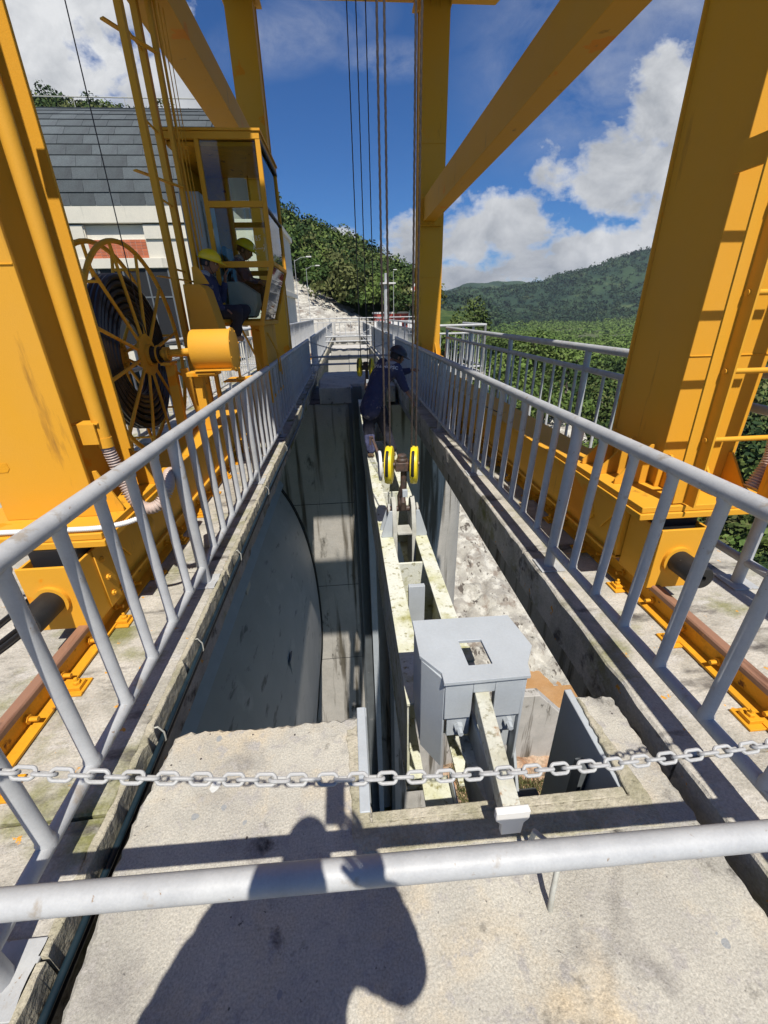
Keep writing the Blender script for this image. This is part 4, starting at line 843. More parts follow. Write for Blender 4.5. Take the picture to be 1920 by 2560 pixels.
# supports under the cab
q = MB(); q.bar((-1.07, 6.02, 1.56), (-1.07, 6.02, .575), .06, .05).box(-1.13, -1.05, 6.05, 7.2, .60, .64); P('cab_post', q)
q = MB(); q.box(-1.12, -1.08, 6.1, 7.2, .62, 1.55).box(-1.44, -1.13, 7.16, 7.2, .62, 1.55); P('cab_support_plate', q)
q = MB(); q.tube([(-1.35, 6.05, 1.56), (-1.12, 6.1, .95)], .014, 8); P('brace_rod', q, bevel=0)
q = MB(); q.tube([(-1.2, 6.2, 1.5), (-1.07, 6.4, 1.45), (-1.0, 6.6, 1.2), (-1.02, 6.8, .9)], .012, 8).tube([(-1.2, 6.22, 1.5), (-1.05, 6.45, 1.4), (-.98, 6.65, 1.15), (-1.0, 6.85, .85)], .008, 8); P('loose_cable', q, bevel=0)

# ------------------------------------------------------------------ lifting beam in the slot
lb = empty('lifting_beam', (.44, 3.6, -.25), 'long double girder lifting beam with greenish weathered tops hanging over the bay', 'lifting beam')
def LP(name, b, m='beam', bevel=.003, **k): return b.build(name, m, lb, bevel=bevel, **k)
FZ = -.25; D0 = 1.92
for x0, x1, xw in ((.222, .345, .235), (.552, .668, .655)):
    LP('top_flange', MB().box(x0, x1, 1.60, 10.6, FZ-.022, FZ)); LP('web', MB().box(xw-.008, xw+.008, 1.62, 10.6, FZ-.75, FZ-.0225)); LP('bottom_flange', MB().box(x0, x1, 1.60, 10.6, FZ-.775, FZ-.7505))
for y in (2.05, 3.02, 4.6, 5.7, 6.8, 8.3): LP('diaphragm', MB().box(.2435, .6465, y, y+.02, FZ-.7, FZ-.012))
LP('splice_plate', MB().box(.556, .672, 1.86, 1.98, FZ+.002, FZ+.014))
LP('hanging_plate', MB().box(.375, .50, 2.62, 2.66, FZ-.45, FZ+.03), 'beamp'); LP('hanging_plate', MB().box(.36, .50, 2.30, 2.345, FZ-.5, FZ-.44), 'beam')
def lugset(y):
    for x in (.362, .540):
        q = MB(); q.prism([(y-.17, FZ-.4), (y-.16, FZ+.10), (y-.09, FZ+.30), (y+.0, FZ+.36), (y+.09, FZ+.30), (y+.15, FZ), (y+.16, FZ-.4)], x-.02, x+.02, 'x'); LP('lug_plate', q, 'lug')
    LP('cross_plate', MB().prism([(.384, 0), (.518, 0), (.50, .10), (.475, .10), (.472, .15), (.438, .15), (.436, .09), (.405, .10), (.384, .08)], FZ-.02, FZ+.0, 'z') if False else MB().box(.383, .519, y-.19, y-.02, FZ+.05, FZ+.07), 'lug')
    for s, x in ((-1, .341), (1, .561)):
        for dy in (-.13, .02):
            q = MB(); xo = x+s*.105
            q.prism([(x, FZ+.001), (xo, FZ+.001), (xo, FZ+.03), (x+s*.03, FZ+.27), (x, FZ+.27)], y+dy, y+dy+.015, 'y'); LP('stiffener', q, 'beamp')
    q = MB(); q.cyl((.30, y, FZ+.235), (.605, y, FZ+.235), .026, 20); LP('pin', q, 'iron', bevel=0)
    for x in (.315, .585): LP('pin_cap', MB().lathe((x, y, FZ+.235), (1, 0, 0), [(.052, -.008), (.052, .01)], 20), 'lug', bevel=0)
lugset(3.6); lugset(8.45)
# end box with lid that guides the beam in the slot
bx = MB(); Zt = .245
bx.box(.262, .274, 1.41, 1.64, -.30, Zt).bar((.268, 1.415, -.027), (.345, 1.30, -.027), .54, .012, (0, 0, 1)) if False else bx.box(.262, .274, 1.41, 1.64, -.30, Zt)
bx.prism([(.262, 1.41), (.274, 1.416), (.352, 1.296), (.342, 1.286)], -.32, Zt-.001, 'z').box(.344, .465, 1.275, 1.29, .02, Zt-.002).box(.565, .690, 1.275, 1.29, .012, Zt-.002).box(.466, .564, 1.276, 1.289, .17, Zt-.003).box(.69, .702, 1.276, 1.60, -.30, Zt-.004)
LP('end_box', bx, 'beamp')
lid = bmesh.new(); outer = [(.257, 1.665), (.747, 1.655), (.783, 1.435), (.722, 1.332), (.708, 1.262), (.332, 1.258), (.333, 1.315), (.254, 1.425)]
hole = [(.452, 1.50), (.560, 1.498), (.567, 1.345), (.460, 1.345)]
def holed(o, h, z0, z1, m, name, parent):
    me = bpy.data.meshes.new(name); bm = bmesh.new()
    vo = [bm.verts.new((x, y, z1)) for x, y in o]; vh = [bm.verts.new((x, y, z1)) for x, y in h]
    es = [bm.edges.new((vo[i], vo[(i+1) % len(vo)])) for i in range(len(vo))]+[bm.edges.new((vh[i], vh[(i+1) % len(vh)])) for i in range(len(vh))]
    bmesh.ops.triangle_fill(bm, use_beauty=True, edges=es, use_dissolve=False)
    bmesh.ops.recalc_face_normals(bm, faces=bm.faces)
    r_ = bmesh.ops.extrude_face_region(bm, geom=bm.faces[:])
    for v in [e for e in r_['geom'] if isinstance(e, bmesh.types.BMVert)]: v.co.z = z0
    bmesh.ops.recalc_face_normals(bm, faces=bm.faces); o0 = worldloc(parent)
    for v in bm.verts: v.co -= o0
    bm.to_mesh(me); bm.free(); me.materials.append(M[m]); ob = bpy.data.objects.new(name, me); COL.objects.link(ob); ob.parent = parent
    bv = ob.modifiers.new('bevel', 'BEVEL'); bv.width = .0015; bv.limit_method = 'ANGLE'; return ob
holed(outer, hole, Zt, Zt+.018, 'beamp', 'box_lid', lb)
LP('inner_plate', MB().box(.36, .62, 1.42, 1.60, FZ-.02, FZ+.0), 'beam')
# lower shelves, brackets and bolts on the near side of the box
LP('shelf', MB().prism([(.262, 1.34), (.40, 1.345), (.395, .99), (.262, 1.36-.30)], -.50, -.485, 'z'), 'beam')
LP('shelf', MB().prism([(.415, 1.34), (.485, 1.34), (.505, 1.0), (.49, .97)], -.20, -.185, 'z'), 'lever')
LP('bracket_plate', MB().box(.405, .487, 1.335, 1.35, -.16, -.025), 'beamp'); LP('bracket_plate', MB().box(.487, .50, .99, 1.35, -.55, -.03), 'lug'); LP('bracket_plate', MB().box(.64, .72, 1.335, 1.35, -.28, -.13), 'beamp'); LP('bracket_plate', MB().prism([(1.35, -.13), (1.0, -.75), (1.0, -.80), (1.35, -.80)], .695, .71, 'x'), 'beamp')
for x, z in ((.420, -.055), (.650, -.045)):
    LP('bracket_plate', MB().box(x-.055, x+.05, 1.30, 1.312, z-.07, z+.06), 'beamp')
    q = MB(); q.lathe((x, 1.299, z), (0, -1, 0), [(.022, 0), (.022, .022), (.013, .023), (.013, .05)], 6); q.build('bolt', 'beamp', lb)
q = MB(); q.lathe((.565, 1.15, -.45), (1, 0, 0), [(.09, -.03), (.16, -.028), (.165, 0), (.16, .028), (.09, .03)], 36); q.build('guide_wheel', 'beamp', lb)
q = MB(); q.lathe((.80, 1.22, -.55), (1, 0, 0), [(.05, -.2), (.05, .03)], 16); q.build('guide_wheel_axle', 'steeld', lb)
LP('notched_plate', MB().prism([(-.95, .92), (-.42, 1.30), (-.55, .92)], .40, .41, 'x') if False else MB().box(.40, .41, .96, 1.32, -.95, -.42), 'beamp')
# locking bar from the box onto the slab
q = MB(); q.bar((.512, 1.345, .155), (.475, .82, .135), .062, .03).bar((.492, 1.345, .10), (.455, .82, .08), .012, .085, (0, 0, 1)); q.build('locking_bar', 'lever', lb, bevel=.003)
q = MB(); q.prism([(.415, .112), (.415, .155), (.532, .155), (.532, .112), (.515, .09), (.512, .03), (.440, .03), (.437, .09)], .798, .822, 'y'); q.build('bar_stop', 'white2', lb, bevel=.004)

# ------------------------------------------------------------------ hook blocks and ropes
def sheave(c, par, m='sheave', R_=.172, th=.036):
    x, y, z = c
    ax_ = Vector((cos(.2), -sin(.2), 0))
    q = MB(); q.lathe(Vector((x, y, z))-ax_*th, ax_, [(R_-.03, 0), (R_-.006, .006), (R_, .02), (R_, 2*th-.02), (R_-.006, 2*th-.006), (R_-.03, 2*th)], 44)
    g_ = q.build('sheave_guard', m, par)
    q = MB()
    for a in np.linspace(-.62, .62, 9): q.box(x-.013, x+.013, 0, 0, 0, 0) if False else None
    pts = [(x-(R_+.001)*cos(a)*sin(.2)-.006, y-(R_+.001)*cos(a)*cos(.2), z+(R_+.001)*sin(a)) for a in np.linspace(-.28, 1.05, 18)]
    q = MB(); q.tube(pts, .0135, 8); q.build('rope_slot', 'blk', g_)
    q = MB(); q.lathe((x-th-.006, y, z), (1, 0, 0), [(.03, 0), (.03, .006)], 20); q.build('sheave_pin', 'iron', g_)
    return g_
def hook_block(cx, y, z, label, big=True):
    h = empty('hook_block', (cx, y, z), label, 'hook block', 'hook blocks holding the lifting beam')
    sheave((cx-.145, y, z), h); sheave((cx+.082, y, z-.01), h)
    q = MB(); q.box(cx-.095, cx+.035, y-.06, y+.06, z-.05, z+.03).lathe((cx-.03, y, z+.03), (0, 0, 1), [(.05, 0), (.05, .025), (.042, .03), (.042, .06), (.032, .065)], 20); q.build('crosshead', 'iron', h, bevel=.008)
    q = MB(); q.cyl((cx-.20, y, z), (cx+.125, y, z), .022, 14); q.build('sheave_axle', 'iron', h)
    q = MB(); q.tube([(cx-.015, y, z-.05), (cx-.015, y, z-.20), (cx-.02, y+.02, z-.26), (cx-.03, y+.06, z-.34), (cx-.03, y+.02, z-.415), (cx-.03, y-.055, z-.40), (cx-.03, y-.085, z-.33), (cx-.03, y-.07, z-.29)], [.028, .03, .036, .04, .042, .036, .026, .014], 14); q.build('hook', 'iron', h)
    q = MB(); q.box(cx-.035, cx+.012, y-.085, y-.05, z-.29, z-.22); q.build('safety_latch', 'beamp', h, bevel=.003)
    return h
hb = hook_block(.475, 3.6, .425, 'near yellow twin sheave block with brown hook pinned to the lifting beam')
q = MB(); q.lathe((.475-.225, 3.66, .40), (1, 0, 0), [(.02, -.02), (.135, -.014), (.14, 0), (.135, .012), (.02, .018)], 36); q.build('white_disc_weight', 'white', hb)
q = MB(); q.bar((.25, 3.80, .46), (.205, 4.02, .56), .022, .012).box(.175, .195, 4.0, 4.03, .50, .57).box(.175, .215, 4.0, 4.03, .571, .583); q.build('limit_arm', 'iron', hb)
hook_block(.38, 8.45, .74, 'farther yellow twin sheave hook block half hidden behind the stooping worker')
rp = 0
for x, y, z, lab in ((.292, 3.6, .43, 'left rope of the near hook block left sheave'), (.338, 3.6, .43, 'right rope of the near hook block left sheave'), (.532, 3.6, .42, 'left rope of the near hook block right sheave'), (.570, 3.6, .42, 'right rope of the near hook block right sheave'),
                (.262, 8.45, .80, 'leftmost thin rope running down to the far hook block'), (.392, 8.45, .80, 'second thin rope from the left running down to the far hook block'), (.53, 8.45, .80, 'thin rope between the left pair and the thick near ropes')):
    r0 = .0085 if y < 5 else .0095
    b = MB(); b.tube([(x, y, z), (x+.01, y, 7.15)], r0*.78, 8)
    pts = []
    for st in range(3):
        n_ = 420 if y < 5 else 200; b.tube([(x+.01*(k/n_)+cos(k*.55+st*2.094)*r0*.55, y+sin(k*.55+st*2.094)*r0*.55, z+(7.15-z)*k/n_) for k in range(n_+1)], r0*.5, 4, cap=False)
    b.build('wire_rope', 'rope', label='dark steel '+lab, cat='wire rope', group='hoist ropes of the crane')
# ------------------------------------------------------------------ people
def skinmesh(name, verts, edges, m, parent, sub=2, noise=0.0, mats=None):
    """verts: {key: (pos, rx, ry)}; one continuous skinned surface"""
    keys = list(verts); o0 = worldloc(parent)
    me = bpy.data.meshes.new(name+'_cage'); me.from_pydata([tuple(Vector(verts[k][0])-o0) for k in keys], [(keys.index(a), keys.index(b)) for a, b in edges], [])
    ob = bpy.data.objects.new(name, me); COL.objects.link(ob)
    s = ob.modifiers.new('skin', 'SKIN'); s.use_smooth_shade = True; s.branch_smoothing = .6
    for i, k in enumerate(keys):
        sv = me.skin_vertices[0].data[i]; r = verts[k][1:]; sv.radius = (r[0], r[1] if len(r) > 1 else r[0]); sv.use_root = (i == 0)
    ss = ob.modifiers.new('sub', 'SUBSURF'); ss.levels = sub; ss.render_levels = sub
    dg = bpy.context.evaluated_depsgraph_get(); m2 = bpy.data.meshes.new_from_object(ob.evaluated_get(dg)); m2.name = name
    ob.modifiers.clear(); ob.data = m2; m2.materials.clear(); m2.materials.append(M[m])
    if noise:
        for v in m2.vertices:
            p = v.co*14; v.co += v.normal*noise*(sin(p.x*1.3+p.z*2.1)+sin(p.y*1.7-p.z*1.1+1.0)+.6*sin(p.x*3.1+p.y*2.3+p.z*3.7))
    m2.polygons.foreach_set('use_smooth', [True]*len(m2.polygons)); m2.update()
    ob.parent = parent; return ob
def cloth(name, verts, edges, m, parent, vox=.013, noise=.0022, sm=4):
    """cloth volume grown round joints: tapered capsules fused into one skin"""
    q = MB(); V_ = {k: (Vector(v[0]), (v[1]+(v[2] if len(v) > 2 else v[1]))/2) for k, v in verts.items()}
    for k, (p, r) in V_.items(): q.ball(p, r, 14, 10)
    for a, b in edges: q.tube([V_[a][0], V_[b][0]], [V_[a][1], V_[b][1]], 16)
    ob = q.build(name, m, parent)
    r_ = ob.modifiers.new('fuse', 'REMESH'); r_.mode = 'VOXEL'; r_.voxel_size = vox; r_.use_smooth_shade = True
    s_ = ob.modifiers.new('smooth', 'SMOOTH'); s_.iterations = sm; s_.factor = .6
    dg = bpy.context.evaluated_depsgraph_get(); m2 = bpy.data.meshes.new_from_object(ob.evaluated_get(dg)); m2.name = name
    ob.modifiers.clear(); ob.data = m2
    for v in m2.vertices:
        p = v.co*13; v.co += v.normal*noise*(sin(p.x*1.3+p.z*2.3)+sin(p.y*1.7-p.z*1.4+1.0)+.8*sin(p.x*3.1+p.y*2.3+p.z*4.1)+.5*sin(p.z*8.1-p.x*5.0))
    m2.polygons.foreach_set('use_smooth', [True]*len(m2.polygons)); m2.update(); return ob
def hand(parent_cage, key, wrist, dirv, palmn, curl=.5, s=1.0):
    """adds palm and five fingers to a cage: returns dict, edges"""
    d = Vector(dirv).normalized(); n = Vector(palmn).normalized(); sd = d.cross(n).normalized(); W_ = Vector(wrist); vs = {}; es = []
    vs[key+'palm'] = (W_+d*.045*s, .026*s, .018*s); es.append((key, key+'palm'))
    vs[key+'kn'] = (W_+d*.078*s, .032*s, .014*s); es.append((key+'palm', key+'kn'))
    for i, (o, l) in enumerate(((-.03, .062), (-.01, .072), (.011, .068), (.030, .052))):
        b = W_+d*.088*s+sd*o*s; c = b+(d*cos(curl)+n*sin(curl))*l*.5*s; e = c+(d*cos(curl*2.2)+n*sin(curl*2.2))*l*.5*s
        vs[f'{key}f{i}a'] = (b, .0095*s); vs[f'{key}f{i}b'] = (c, .009*s); vs[f'{key}f{i}c'] = (e, .0075*s)
        es += [(key+'kn', f'{key}f{i}a'), (f'{key}f{i}a', f'{key}f{i}b'), (f'{key}f{i}b', f'{key}f{i}c')]
    b = W_+d*.035*s-sd*.035*s; vs[key+'t1'] = (b, .012*s); vs[key+'t2'] = (b+(d*.7-sd*.6+n*.3)*.04*s, .0105*s); vs[key+'t3'] = (b+(d*1.0-sd*.7+n*.7)*.055*s, .009*s)
    es += [(key+'palm', key+'t1'), (key+'t1', key+'t2'), (key+'t2', key+'t3')]
    return vs, es
def head(par, c, fwd, up, s=1.0, hat=None, hairm='hair'):
    """head with eyes, nose, mouth, ears, hair; fwd = facing, up = crown direction"""
    f = Vector(fwd).normalized(); u = Vector(up); u = (u-f*u.dot(f)).normalized(); r = f.cross(u).normalized(); B = Matrix((r, f, u)).transposed(); c = Vector(c)
    def T(b): b.v = [tuple(c+B @ (Vector(v)*s)) for v in b.v]; return b
    q = MB(); n, m_ = 28, 22; vs = []
    for i in range(m_+1):
        t = pi*i/m_
        for j in range(n):
            a = 2*pi*j/n; x, y, z = sin(t)*cos(a), sin(t)*sin(a), cos(t)
            X = .076*x; Y = .095*y; Z = .115*z
            if z < 0: X *= 1-.30*(-z)**1.3; Y *= (1-.12*(-z)) if y > 0 else (1-.45*(-z)); Y += .012*(-z) if y > 0 else 0
            if y > .2:
                Y += .022*math.exp(-((x/.16)**2+((z+.16)/.17)**2))+.008*math.exp(-((x/.3)**2+((z+.50)/.10)**2))+.007*math.exp(-((x/.35)**2+((z+.80)/.14)**2))
                for sx in (-1, 1): Y -= .010*math.exp(-(((x-sx*.36)/.18)**2+((z-.02)/.13)**2))
                Y += .006*math.exp(-((x/.6)**2+((z-.2)/.08)**2))
            vs.append((X, Y, Z))
    q.add(vs, [(i*n+j, (i+1)*n+j, (i+1)*n+(j+1) % n, i*n+(j+1) % n) for i in range(m_) for j in range(n)])
    for sx in (-1, 1): q.ball((sx*.078, -.005, -.012), .02, 8, 6, .35, .8, 1.3)
    hd = T(q).build('head', 'skin', par, ang=180)
    for sx in (-1, 1): T(MB().ball((sx*.030, .082, .002), .0085, 8, 6)).build('eye', 'white', hd); T(MB().ball((sx*.030, .089, .002), .0045, 8, 6)).build('pupil', 'blk', hd)
    T(MB().tube([(-.02, .092, -.058), (0, .097, -.056), (.02, .092, -.058)], .0035, 6)).build('lips', 'iron', hd)
    for sx in (-1, 1): T(MB().tube([(sx*.016, .094, .02), (sx*.034, .090, .025), (sx*.05, .078, .019)], .0035, 6)).build('eyebrow', 'hair', hd)
    hr = MB(); vs = []; k = 10
    for i in range(k+1):
        t = pi*.62*i/k
        for j in range(24):
            a = 2*pi*j/24; cut = .62 if sin(a) < .3 else .38; tt = t*cut/.62
            vs.append((.083*sin(tt)*cos(a), .101*sin(tt)*sin(a)-.006, .122*cos(tt)))
    hr.add(vs, [(i*24+j, (i+1)*24+j, (i+1)*24+(j+1) % 24, i*24+(j+1) % 24) for i in range(k) for j in range(24)]); T(hr).build('hair', hairm, par, ang=180)
    if hat:
        q = MB(); vs = []; k = 12; nn = 36
        for i in range(k+1):
            t = (pi/2)*i/k
            for j in range(nn):
                a = 2*pi*j/nn; rid = 1+.035*math.exp(-((cos(a)*sin(t))/.16)**2)*(1 if t < 1.35 else 0)
                vs.append((.108*sin(t)*cos(a)*rid, .130*sin(t)*sin(a)*rid, .038+.100*cos(t)*rid))
        for j in range(nn):
            a = 2*pi*j/nn; ext = .012+(.055*max(0, sin(a))**2.5); vs.append(((.108+ext*.55)*cos(a), (.130+ext)*sin(a), .030-.012*max(0, sin(a))))
        for j in range(nn):
            a = 2*pi*j/nn; ext = .012+(.055*max(0, sin(a))**2.5); vs.append(((.106+ext*.5)*cos(a)*.985, (.128+ext)*sin(a)*.985, .024-.012*max(0, sin(a))))
        for j in range(nn): a = 2*pi*j/nn; vs.append((.103*cos(a), .125*sin(a), .036))
        rows = k+4; q.add(vs, [(i*nn+j, (i+1)*nn+j, (i+1)*nn+(j+1) % nn, i*nn+(j+1) % nn) for i in range(rows-1) for j in range(nn)])
        h_ = T(q).build('hard_hat', hat, par, ang=60)
        T(MB().tube([(-.082, .02, .03), (-.075, .035, -.05), (-.03, .07, -.115), (.03, .07, -.115), (.075, .035, -.05), (.082, .02, .03)], .004, 6)).build('chin_strap', 'blk', h_)
    return hd
def person(loc, label, J, legs=True, coat='navy', trous='navyd', hat='helm', face=(0, 1, 0), up=(0, 0, 1), fat=1.0, sleeves=(1, 1), handd=None, noise=.0022, shoes=True, hands=True):
    p = empty('person', loc, label, 'person')
    # J: pelvis, chest, neck, headc, shL, elL, wrL, shR, elR, wrR, hipL, kneeL, ankL, toeL, hipR...
    bv = {}; be = []
    def A(k, r, r2=None): q_ = .62 if k[:3] in ('pel', 'che', 'hip', 'kno', 'knL', 'knR') or k[:2] == 'sh' else .85 if k[:2] == 'an' else 1; bv[k] = (J[k], r*fat*q_, (r2 or r)*fat*q_)
    A('pelvis', .12, .10); bv['waist'] = ((Vector(J['pelvis'])+Vector(J['chest']))/2, .075*fat, .06*fat); A('chest', .135, .10); A('neck', .052)
    bv['headb'] = (Vector(J['headc'])-Vector(up).normalized()*.04, .05)
    be += [('pelvis', 'waist'), ('waist', 'chest'), ('chest', 'neck'), ('neck', 'headb')]
    for s in 'LR':
        A('sh'+s, .058); A('el'+s, .040); A('wr'+s, .027, .022); be += [('chest', 'sh'+s), ('sh'+s, 'el'+s), ('el'+s, 'wr'+s)]
        A('hip'+s, .085); A('kn'+s, .056); A('an'+s, .038); A('to'+s, .03); be += [('pelvis', 'hip'+s), ('hip'+s, 'kn'+s), ('kn'+s, 'an'+s), ('an'+s, 'to'+s)]
        if hands:
            dv = (Vector(J['wr'+s])-Vector(J['el'+s])).normalized(); hv = (handd or {}).get(s, (dv, (0, 0, -1), .5)); v2, e2 = hand(None, 'wr'+s, J['wr'+s], hv[0], hv[1], hv[2]); bv.update(v2); be += e2
    skinmesh('body', bv, be, 'skin', p, 2)
    # jacket
    jv = {'hem': (Vector(J['pelvis'])+(Vector(J['pelvis'])-Vector(J['chest']))*.16, .165*fat, .135*fat), 'waist': (bv['waist'][0], .160*fat, .130*fat), 'chest': (J['chest'], .165*fat, .130*fat), 'coll': (Vector(J['chest']).lerp(Vector(J['neck']), .72), .085*fat, .075*fat)}
    je = [('hem', 'waist'), ('waist', 'chest'), ('chest', 'coll')]
    for s, sl_ in zip('LR', sleeves):
        jv['sh'+s] = (J['sh'+s], .078*fat); jv['um'+s] = (Vector(J['sh'+s]).lerp(Vector(J['el'+s]), .55), .066*fat); jv['el'+s] = (J['el'+s], .056*fat); je += [('chest', 'sh'+s), ('sh'+s, 'um'+s), ('um'+s, 'el'+s)]
        if sl_: jv['cu'+s] = (Vector(J['el'+s]).lerp(Vector(J['wr'+s]), .92), .043*fat); je.append(('el'+s, 'cu'+s))
        else: jv['cu'+s] = (Vector(J['el'+s]).lerp(Vector(J['wr'+s]), .25), .05*fat); je.append(('el'+s, 'cu'+s))
    jv['hem'] = (Vector(J['pelvis'])+(Vector(J['pelvis'])-Vector(J['chest']))*.12, .150*fat); jv['waist'] = (bv['waist'][0], .140*fat); jv['chest'] = (J['chest'], .140*fat)
    jk = cloth('jacket', jv, je, coat, p)
    tv = {'pelvis': (J['pelvis'], .128*fat)}; te = []
    for s in 'LR':
        tv['hip'+s] = (J['hip'+s], .102*fat); tv['th'+s] = (Vector(J['hip'+s]).lerp(Vector(J['kn'+s]), .5), .092*fat); tv['kn'+s] = (J['kn'+s], .075*fat); tv['an'+s] = (Vector(J['kn'+s]).lerp(Vector(J['an'+s]), .93), .064*fat)
        te += [('pelvis', 'hip'+s), ('hip'+s, 'th'+s), ('th'+s, 'kn'+s), ('kn'+s, 'an'+s)]
    cloth('trousers', tv, te, trous, p)
    if shoes:
        for s in 'LR':
            a = Vector(J['an'+s]); t_ = Vector(J['to'+s]); d = (t_-a); d.z *= .3
            skinmesh('shoe', {'a': (a+Vector((0, 0, -.02)), .044), 'h': (a-d.normalized()*.03+Vector((0, 0, -.055)), .040, .030), 'm': (a.lerp(t_, .5)+Vector((0, 0, -.02)), .044, .034), 't': (t_, .040, .026)}, [('a', 'h'), ('a', 'm'), ('m', 't')], 'shoe', p, 2)
    head(p, J['headc'], face, up, 1.0, hat)
    return p, jk
# 1 stooping worker on the lifting beam
bx_, by_ = 0, 0
J = dict(pelvis=(.31, 5.96, .50), chest=(.45, 6.04, .86), neck=(.57, 6.07, 1.04), headc=(.69, 6.07, 1.13),
         shL=(.50, 6.22, 1.02), elL=(.66, 6.36, .86), wrL=(.90, 6.32, .91), shR=(.66, 5.93, .98), elR=(.76, 5.92, .76), wrR=(.855, 5.90, .60),
         hipL=(.27, 5.99, .44), knL=(.26, 5.99, .10), anL=(.275, 5.93, -.16), toL=(.285, 6.06, -.215), hipR=(.43, 5.99, .42), knR=(.52, 6.03, .10), anR=(.60, 5.95, -.16), toR=(.62, 6.08, -.215))
w1, jk1 = person((.44, 5.96, -.25), 'worker in dirty navy jacket and dark cap helmet stooping on the lifting beam', J, hat='helmd', face=(.85, .25, -.35), up=(.25, .0, 1), sleeves=(1, 0), fat=1.03,
                 handd={'L': ((.9, -.05, .2), (0, 0, -1), .5), 'R': ((.5, -.05, -.85), (-.6, 0, -.5), .6)})
# sun on the lower trouser leg put in as paler cloth, shoulder flashes
MBq = MB(); cloth('sunlit_cuff', {'a': ((.262, 5.975, .06), .077), 'b': ((.270, 5.945, -.06), .073), 'c': ((.276, 5.935, -.14), .068)}, [('a', 'b'), ('b', 'c')], 'cuff', w1)
skinmesh('shoulder_band', {'a': (Vector(J['shR'])+Vector((.02, -.01, .035)), .055), 'b': (Vector((.60, 5.97, 1.045)), .045), 'c': ((.53, 6.04, 1.02), .05)}, [('a', 'b'), ('b', 'c')], 'greyc', w1, 2)
def text_on(jk, s, size, origin, ux, uz, view, mname, par, off=.004, name='printing'):
    cu = bpy.data.curves.new('t', 'FONT'); cu.body = s; cu.size = size; cu.resolution_u = 2; cu.offset = size*.02; to = bpy.data.objects.new('t', cu); COL.objects.link(to)
    dg = bpy.context.evaluated_depsgraph_get(); dg.update(); me = bpy.data.meshes.new_from_object(to.evaluated_get(dg)); bpy.data.objects.remove(to)
    bm = bmesh.new(); bm.from_mesh(me); bmesh.ops.triangulate(bm, faces=bm.faces); bmesh.ops.subdivide_edges(bm, edges=[e for e in bm.edges if e.calc_length() > size*.25], cuts=1)
    o0 = worldloc(jk); jm = jk.data; tree_ = BVHTree.FromPolygons([v.co+o0 for v in jm.vertices], [tuple(p.vertices) for p in jm.polygons])
    O = Vector(origin); UX = Vector(ux).normalized(); UZ = Vector(uz).normalized(); vw = Vector(view).normalized()
    for v in bm.verts:
        p = O+UX*v.co.x+UZ*v.co.y; h = tree_.ray_cast(p-vw*.6, vw); q = (h[0]-vw*off) if h[0] else p; v.co = q-o0
    me2 = bpy.data.meshes.new(name); bm.to_mesh(me2); bm.free(); me2.materials.append(M[mname]); ob = bpy.data.objects.new(name, me2); COL.objects.link(ob); ob.parent = par; return ob
text_on(jk1, '716 MCPSC', .062, (.37, 5.9, 1.035), (.93, 0, -.22), (.22, 0, .93), (0, 1, -.25), 'txt', jk1)
ring = [(.455+.017*cos(a), 5.8, .50+.014*sin(a)) for a in np.linspace(0, 2*pi, 17)[:-1]]
text_on(jk1, 'O', .045, (.445, 5.9, .475), (1, 0, -.1), (.1, 0, 1), (0, 1, -.1), 'txt', jk1); text_on(jk1, '-', .04, (.455, 5.9, .48), (1, 0, .2), (-.2, 0, 1), (0, 1, -.1), 'txt', jk1)
# 2 worker sitting in front of the cab
J = dict(pelvis=(-1.57, 5.78, 1.74), chest=(-1.60, 5.79, 2.0), neck=(-1.575, 5.79, 2.13), headc=(-1.525, 5.79, 2.235),
         shL=(-1.58, 5.93, 2.06), elL=(-1.50, 6.0, 1.86), wrL=(-1.42, 5.92, 2.03), shR=(-1.60, 5.64, 2.05), elR=(-1.56, 5.60, 1.83), wrR=(-1.40, 5.64, 1.74),
         hipL=(-1.54, 5.86, 1.70), knL=(-1.22, 5.93, 1.74), anL=(-1.42, 5.92, 1.50), toL=(-1.34, 5.95, 1.43), hipR=(-1.54, 5.70, 1.70), knR=(-1.26, 5.66, 1.73), anR=(-1.33, 5.76, 1.47), toR=(-1.26, 5.76, 1.40))
w2, jk2 = person((-1.57, 5.78, 1.60), 'worker in yellow hard hat and navy overalls sitting just outside the cab', J, face=(1, -.12, -.25), up=(.15, 0, 1), fat=.86, handd={'L': ((.2, -.2, .9), (.6, 0, .3), .5), 'R': ((1, 0, -.1), (0, 0, -1), .4)})
skinmesh('shoulder_yoke', {'a': ((-1.60, 5.66, 2.085), .062), 'b': ((-1.60, 5.79, 2.11), .085, .07), 'c': ((-1.59, 5.92, 2.09), .062)}, [('a', 'b'), ('b', 'c')], 'greyc', w2, 2)
MB().box(-1.70, -1.42, 5.6, 5.98, 1.60, 1.635).build('step_plate', Yw, cr)
# 3 operator inside the cab
J = dict(pelvis=(-1.42, 6.72, 2.02), chest=(-1.38, 6.70, 2.26), neck=(-1.34, 6.69, 2.38), headc=(-1.275, 6.69, 2.46),
         shL=(-1.36, 6.83, 2.31), elL=(-1.28, 6.86, 2.10), wrL=(-1.14, 6.76, 2.10), shR=(-1.37, 6.56, 2.31), elR=(-1.27, 6.50, 2.12), wrR=(-1.14, 6.52, 2.08),
         hipL=(-1.38, 6.80, 2.0), knL=(-1.12, 6.84, 2.0), anL=(-1.10, 6.84, 1.72), toL=(-1.02, 6.84, 1.66), hipR=(-1.38, 6.64, 2.0), knR=(-1.12, 6.6, 2.0), anR=(-1.10, 6.6, 1.72), toR=(-1.02, 6.6, 1.66))
w3, jk3 = person((-1.42, 6.72, 1.63), 'operator in a yellow hard hat seated behind the cab glass leaning over the console', J, face=(1, -.1, -.45), up=(.3, 0, 1), fat=.84)
